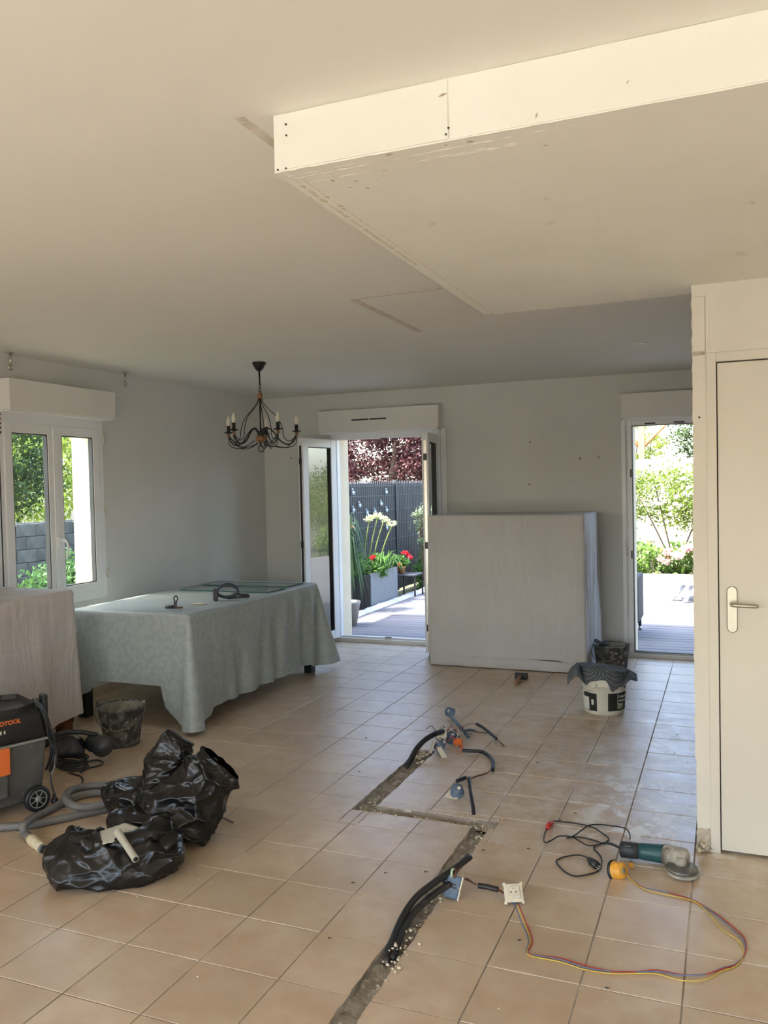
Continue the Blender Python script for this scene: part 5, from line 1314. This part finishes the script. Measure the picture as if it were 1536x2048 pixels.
tree('yellow_green_tree', 'pale yellow-green tree right of the purple tree', 'tree', (-4.9, 20, -.12), [(-5.2, 20.5, 2.8, 1.6, 1.2, 2.2)], m_leafy, 9000, .11, 2, [(-4.9, 20, -.1), (-5, 20, 1.4), (-5.1, 20.3, 3)], 80)
# plants by the French door
pt0 = thing('planter', (-4.52, 10.55, -.1), 'tall grey rectangular planter full of green plants beside the fence', 'planter')
MB().bbox(-4.36, -4.335, 10.07, 11.03, -.05, .425, .004).build('side_panel', m_planter, pt0)
b = MB(); b.bbox(-4.74, -4.345, 10.055, 10.08, -.05, .41, .004); b.bbox(-4.74, -4.72, 10.07, 11.03, -.05, .41, .004); b.bbox(-4.74, -4.345, 11.01, 11.03, -.05, .41, .004); b.build('shaded_panel', m_planter_shade_stand, pt0)  # shade on these faces is put into their darker colour
MB().box(-4.72, -4.36, 10.08, 11.01, .3, .36).build('soil', m_soil, pt0)
def strap(b, base, tip, w_, up=.15, n=9):
    base, tip = Vector(base), Vector(tip); d = tip-base; sd = Vector((d.y, -d.x, 0)); sd = sd.normalized() if sd.length > 1e-4 else Vector((1, 0, 0))
    L_ = []; Rr = []
    for i in range(n):
        t = i/(n-1); p = base+d*t+Vector((0, 0, up*math.sin(PI*t)*1.2)); ww = w_*(1-t)**.5*(.5+t if t < .5 else 1); L_.append(p+sd*ww/2); Rr.append(p-sd*ww/2)
    b.add(L_+Rr, [(i, i+1, n+i+1, n+i) for i in range(n-1)], True)
agp = thing('agapanthus', (-4.4, 10.5, .36), 'agapanthus with strap leaves and four tall cream flower heads in the grey planter', 'plant')
rnd = random.Random(5); b = MB()
for k in range(60):
    a = rnd.uniform(0, 2*PI); r = rnd.uniform(.15, .42); strap(b, (-4.42+rnd.uniform(-.08, .08), 10.6+rnd.uniform(-.25, .25), .36), (-4.36+r*math.cos(a)*.8, 10.6+r*math.sin(a)*1.3, .38+rnd.uniform(-.08, .20)), .028, .16)
b.build('leaves', m_leafs, agp)['kind'] = 'stuff'
for k, ((bx_, by), (tx_, ty_)) in enumerate((((727, 1135), (739, 1038)), ((738, 1120), (756, 1032)), ((745, 1125), (768, 1040)), ((757, 1130), (784, 1050)))):
    p0, p1 = pty(bx_, by, 10.55), pty(tx_, ty_, 10.4)
    st_ = MB().tube(spline([p0, p0.lerp(p1, .5)+Vector((-.01, 0, .01)), p1], 5), .008, 6).build('flower_stem', m_stem, agp)
    foliage('flower_head', m_flw, agp, blobs([(p1.x, p1.y, p1.z+.01, .065, .065, .04)], k, 26, .3), 170, .034, 40+k, .35)
tree('planter_greenery', 'bushy green plant filling the grey planter below the agapanthus', 'plant', (-4.52, 10.5, .34), [(-4.52, 10.35, .46, .24, .30, .16), (-4.62, 10.15, .55, .14, .16, .18)], m_leafm, 2600, .055, 3, None, 50)
for px, py, s_, lb, mm in ((745, 1114, .02, 'small red bloom in the middle of the planter greenery', m_flred), (697, 1057, .045, 'orange flower at the left behind the long drooping leaves', m_flor)):
    p = pty(px, py, 10.2 if px == 745 else 9.6); t_ = thing('bloom', p, lb, 'flower'); foliage('petals', mm, t_, blobs([(p.x, p.y, p.z, s_, s_, s_)], 3, 14, .5), 120, .035, px, .6)
    MB().tube([p, p+Vector((0, .02, -.18))], .004, 5).build('flower_stem', m_stem, t_)
crd = thing('cordyline', (-4.37, 9.5, .0), 'dark plant with long drooping grassy leaves at the left of the planter', 'plant')
b = MB(); rnd = random.Random(8)
for k in range(230):
    a = rnd.uniform(0, 2*PI); r = rnd.uniform(.10, .34); z0 = rnd.uniform(.72, 1.08)
    strap(b, (-4.37, 9.5, z0), (-4.37+r*math.cos(a), 9.5+r*math.sin(a), z0-rnd.uniform(.1, .75)), .016, .20, 10)
b.build('leaves', leaf_mat('grassy_leaves', (.05, .10, .05), (.10, .16, .08)), crd)['kind'] = 'stuff'
MB().tube(spline([(-4.37, 9.5, -.1), (-4.38, 9.5, .4), (-4.37, 9.5, 1.0)], 5), .03, 8).build('trunk', m_trunk, crd)
ptp = pt(712, 1252)
po_ = thing('tapered_pot', (-3.99, 8.62, 0), 'tapered taupe plant pot standing on the deck inside the French door view', 'pot')
MB().lathe([(0, .0), (.085, .0), (.125, .24), (.132, .25), (.132, .275), (.120, .275), (.115, .24), (0, .23)], (-3.99, 8.62, -.004), 28).build('pot', m_pot, po_)
stl = thing('plant_stool', (-4.25, 11.25, -.1), 'small black metal plant stand beside the grey planter', 'stand')
MB().bbox(-4.42, -4.10, 11.10, 11.45, .285, .305, .003).build('top', m_planter_shade_stand, stl)
for lx, ly in ((-4.41, 11.11), (-4.12, 11.11), (-4.41, 11.43), (-4.12, 11.43)): MB().box(lx, lx+.02, ly, ly+.02, -.06, .287).build('leg', m_black, stl)
gp = thing('geranium_pot', (-4.36, 11.25, .305), 'red geranium in a terracotta pot on the black plant stand', 'potted plant')
MB().lathe([(0, .305), (.045, .305), (.06, .39), (.066, .39), (.066, .41), (0, .40)], (-4.36, 11.25, 0), 20).build('pot', m_terra, gp)
foliage('leaves', m_leafm, gp, blobs([(-4.36, 11.25, .48, .11, .11, .08)], 4, 24, .3), 350, .05, 51, .8)
foliage('flowers', m_flred, gp, blobs([(-4.28, 11.2, .60, .04, .04, .028), (-4.20, 11.2, .56, .04, .04, .028), (-4.31, 11.1, .45, .035, .03, .025)], 4, 12, .4), 200, .035, 52, .7)
tree('variegated_shrub', 'tall shrub with pale-edged leaves at the right of the fence view', 'shrub', (-4.35, 12.3, -.12), [(-4.38, 12.3, 1.0, .15, .2, .42), (-4.25, 12.3, .95, .15, .2, .45)], m_leafv, 1100, .06, 6, None, 40, .3)
tree('rhododendron', 'dense dark green rhododendron bush at the right of the French door view', 'shrub', (-4.4, 12.9, -.12), [(-4.40, 13.1, .30, .30, .4, .50), (-4.15, 13.1, .30, .36, .4, .42), (-4.45, 12.7, .1, .25, .3, .25)], m_leafm, 4200, .10, 7, None, 60, .3, asp=.3)
# garden seen through the right patio door
gw = struct(MB().box(-4.2, 6, 17.5, 17.65, -.2, 2.0).build('wall_garden', m_gwall))
tree('rose_hedge', 'sunlit climbing rose hedge with white flowers on the garden wall', 'hedge', (-.9, 16.5, -.12), [(-1.2, 16.4, 1.22, .8, .35, .50), (-.3, 16.3, 1.28, .8, .35, .55), (.6, 16.4, 1.2, .8, .35, .55), (-2.6, 16.4, 1.2, .9, .4, .7), (3.2, 16.4, 1.1, 1.6, .4, .8), (5.8, 16.4, 1.2, 1.6, .4, .9)], leaf_mat('rose_leaves', (.20, .27, .04), (.12, .18, .03), .35), 40000, .065, 11, None, 420, .42)
bpy.data.objects['rose_hedge']; rh = bpy.data.objects['rose_hedge']
foliage('flowers', m_flwhite, rh, blobs([(-1.2, 16.0, 1.25, .85, .12, .45), (-.3, 15.95, 1.35, .85, .12, .5), (.6, 16.0, 1.3, .8, .15, .5), (-2.6, 16., 1.2, .9, .2, .7)], 6, 75, .12), 2600, .06, 61, .8)
tree('hydrangea_bed', 'hydrangea bushes with pink and cream heads along the far deck edge', 'shrub', (-.9, 15.1, -.12), [(-1.35, 15.1, .22, .35, .3, .30), (-.75, 15.1, .18, .4, .3, .30), (0, 15.1, .25, .5, .3, .34), (-2.2, 15.2, .3, .6, .4, .4), (3.6, 15.1, .3, 1.6, .3, .4)], leaf_mat('hydrangea_leaves', (.16, .26, .05), (.10, .18, .035), .35), 9500, .09, 12, None, 170, .3, asp=.65)
hy = bpy.data.objects['hydrangea_bed']
foliage('flower_heads', m_flpink, hy, blobs([(-.75, 14.9, .38, .28, .18, .14), (-1.0, 14.85, .22, .12, .1, .1), (-.1, 14.9, .42, .45, .18, .16)], 6, 14, .28), 4200, .045, 62, .8)
tree('dark_evergreen', 'dark evergreen tree above the garden wall at upper right', 'tree', (-.3, 19.3, -.12), [(-.35, 19.4, 2.8, .88, .7, .88), (.5, 19.5, 2.65, .9, .7, 1.0)], m_leafd, 9500, .075, 13, [(-.3, 19.3, -.1), (-.3, 19.3, 1.4), (-.25, 19.3, 2.6)], 110, .2)
tree('far_shrub', 'small pale green treetop beside the timber frame', 'tree', (-1.9, 19.5, -.12), [(-2.05, 19.5, 2.8, .4, .5, .5), (-1.6, 19.5, 2.3, .5, .5, .3)], m_leafy, 2600, .06, 14, None, 40)
tf = thing('timber_frame', (-1.65, 18.2, -.1), 'orange timber posts and braces of a carport beyond the garden wall', 'carport')
for x in (-1.62, -.2, 3.9, 5.6): MB().bbox(x-.06, x+.06, 18.04, 18.14, -.12, 2.75, .006).build('post', m_timber, tf)
MB().bbox(-2.6, 7.5, 18.04, 18.14, 2.75, 2.93, .006).build('beam', m_timber, tf)
for s_, x in ((1, -1.62), (-1, -1.62), (1, 3.9), (-1, 3.9), (-1, 5.6)): MB().tube([(x, 18.09, 2.25), (x+s_*.5, 18.09, 2.76)], .045, 6).build('brace', m_timber, tf)
wt = thing('white_side_table', (-.33, 11.6, 0), 'low white resin garden table with splayed legs on the sunlit deck', 'table')
MB().lathe([(0, .245), (.33, .245), (.345, .238), (.345, .222), (.33, .215), (0, .215)], (-.35, 11.65, 0), 36).build('tabletop', m_wtable, wt)
for a in (205, 245, 25, 65): 
    a_ = R(a); d = Vector((math.cos(a_), math.sin(a_), 0)); MB().tube([Vector((-.35, 11.65, .22))+d*.16, Vector((-.35, 11.65, 0))+d*.37], [.022, .03], 6).build('leg', m_wtable, wt)
MB().tube([(-.35-.30, 11.65-.13, .07), (-.35-.12, 11.65-.30, .07)], .018, 6).build('stretcher', m_wtable, wt)
rc2 = thing('rattan_chair', (-1.1, 8.95, 0), 'black woven rattan armchair partly seen at the left of the right patio door', 'chair')
MB().bbox(-1.35, -.83, 8.62, 8.70, .16, .64, .012).build('backrest', m_rattan, rc2)
MB().bbox(-1.35, -.83, 8.62, 9.2, .34, .40, .012).build('seat', m_rattan, rc2)
MB().bbox(-.90, -.825, 8.66, 9.2, .14, .60, .012).build('side_panel', m_rattan, rc2); MB().bbox(-1.36, -1.29, 8.66, 9.2, .14, .60, .012).build('side_panel', m_rattan, rc2)
for lx, ly in ((-.86, 8.68), (-.86, 9.16), (-1.33, 8.68), (-1.33, 9.16)):
    q = MB().tube([(lx, ly, .17), (lx, ly, .03)], .016, 10).build('leg', m_rattan, rc2); MB().tube([(lx, ly, .035), (lx, ly, -.004)], .017, 10).build('foot_cap', m_steel, q)
# garden seen through the left window
bwl = struct(empty('wall_blockwork', (-10, 10.4, -.1))); bm_ = None
MB().box(-10.08, -10.02, 6.5, 15.5, -.12, 1.13).build('mortar', m_mortar, bwl)
for r in range(6):
    for c in range(21):
        y_ = 6.8+c*.40+(.2 if r % 2 else 0); z_ = -.08+r*.20
        if bm_ is None: q = MB().bbox(-.05, .03, -.194, .194, 0, .192, .006).build('block', m_block); bm_ = q.data
        else: q = bpy.data.objects.new('block', bm_); COL.objects.link(q)
        q.parent = bwl; q.location = Vector((-10.0+random.uniform(-.006, .006), y_, z_))-Vector(bwl.location)
MB().bbox(-10.1, -9.9, 10.9, 11.3, -.1, 1.28, .01).build('pillar', m_mortar, bwl)
tree('dark_garden_tree', 'dense green tree behind the concrete block wall', 'tree', (-12.5, 11.2, -.12), [(-12.4, 11.3, 2.6, 1.3, 1.2, 1.6), (-11.9, 10.6, 1.8, .9, .9, .9)], m_leafd, 14000, .09, 21, [(-12.5, 11.2, -.1), (-12.5, 11.2, 1.6), (-12.4, 11.3, 2.8)], 140, .17)
tree('bright_garden_tree', 'sunlit yellow-green tree farther behind the block wall', 'tree', (-15.5, 16, -.12), [(-15.3, 16.4, 2.4, 2.6, 2.6, 2.4), (-14.5, 18, 3.0, 2.2, 2.2, 2.6), (-16, 14, 2.4, 2.2, 2., 2.4)], m_leafy, 16000, .16, 22, [(-15.5, 16, -.1), (-15.4, 16, 1.6), (-15.3, 16.2, 3)], 160)
tree('leafy_shrub', 'light green shrub in front of the concrete block wall', 'shrub', (-8.2, 8.4, -.12), [(-8.2, 8.55, .35, .35, .45, .30), (-8.3, 9.1, .45, .30, .3, .30)], leaf_mat('fresh_leaves', (.08, .17, .05), (.15, .26, .08)), 1500, .08, 23, None, 40, .3)
# hedge and pale wall of the street side, behind the camera: what the near glazing looks at
tree('street_hedge', 'clipped hedge outside the glazing behind the camera', 'hedge', (0, -9, -.12), [(-3, -9, .5, 3, .5, .6), (3, -9, .5, 3, .5, .6)], m_leafm, 6000, .12, 31, None, 120)

# glazing frames of the unseen openings put in for light, and portals
def glazed(name, q, along, pos):
    o = struct(empty(name, (0, 0, 0))); b = MB(); a0, a1, z0, z1 = q; n = max(2, round((a1-a0)/1.0)); z0 = 0
    for i in range(n+1):
        a = a0+(a1-a0)*i/n; lo, hi = max(a0, a-.035), min(a1, a+.035)
        if along == 'y': b.box(pos-.06, pos, lo, hi, z0, z1)
        else: b.box(lo, hi, pos-.06, pos, z0, z1)
    for za, zb in ((z0, z0+.07), (z1-.07, z1)):
        if along == 'y': b.box(pos-.06, pos, a0, a1, za, zb)
        else: b.box(a0, a1, pos-.06, pos, za, zb)
    b.build('frame', m_pvc, o)
glazed('unseen_window_2', SIDE[0], 'y', XL-.02); glazed('unseen_window_3', SOUTH[0], 'x', YS-.02); glazed('unseen_window_4', SOUTH[1], 'x', YS-.02)
portal((XL-.05, (SIDE[0][0]+SIDE[0][1])/2, 1.1), (R(90), 0, R(-90)), SIDE[0][1]-SIDE[0][0], 2.2)
for q in SOUTH: portal(((q[0]+q[1])/2, YS-.05, 1.12), (R(90), 0, 0), q[1]-q[0], 2.25)
portal((XL-.05, 4.72, 1.43), (R(90), 0, R(-90)), .95, 1.3)
portal(((DM[0]+DM[1])/2, YB+.02, 1.05), (R(-90), 0, 0), 1.1, 2.1); portal(((DR[0]+DR[1])/2, YB+.02, 1.05), (R(-90), 0, 0), 1.05, 2.1)
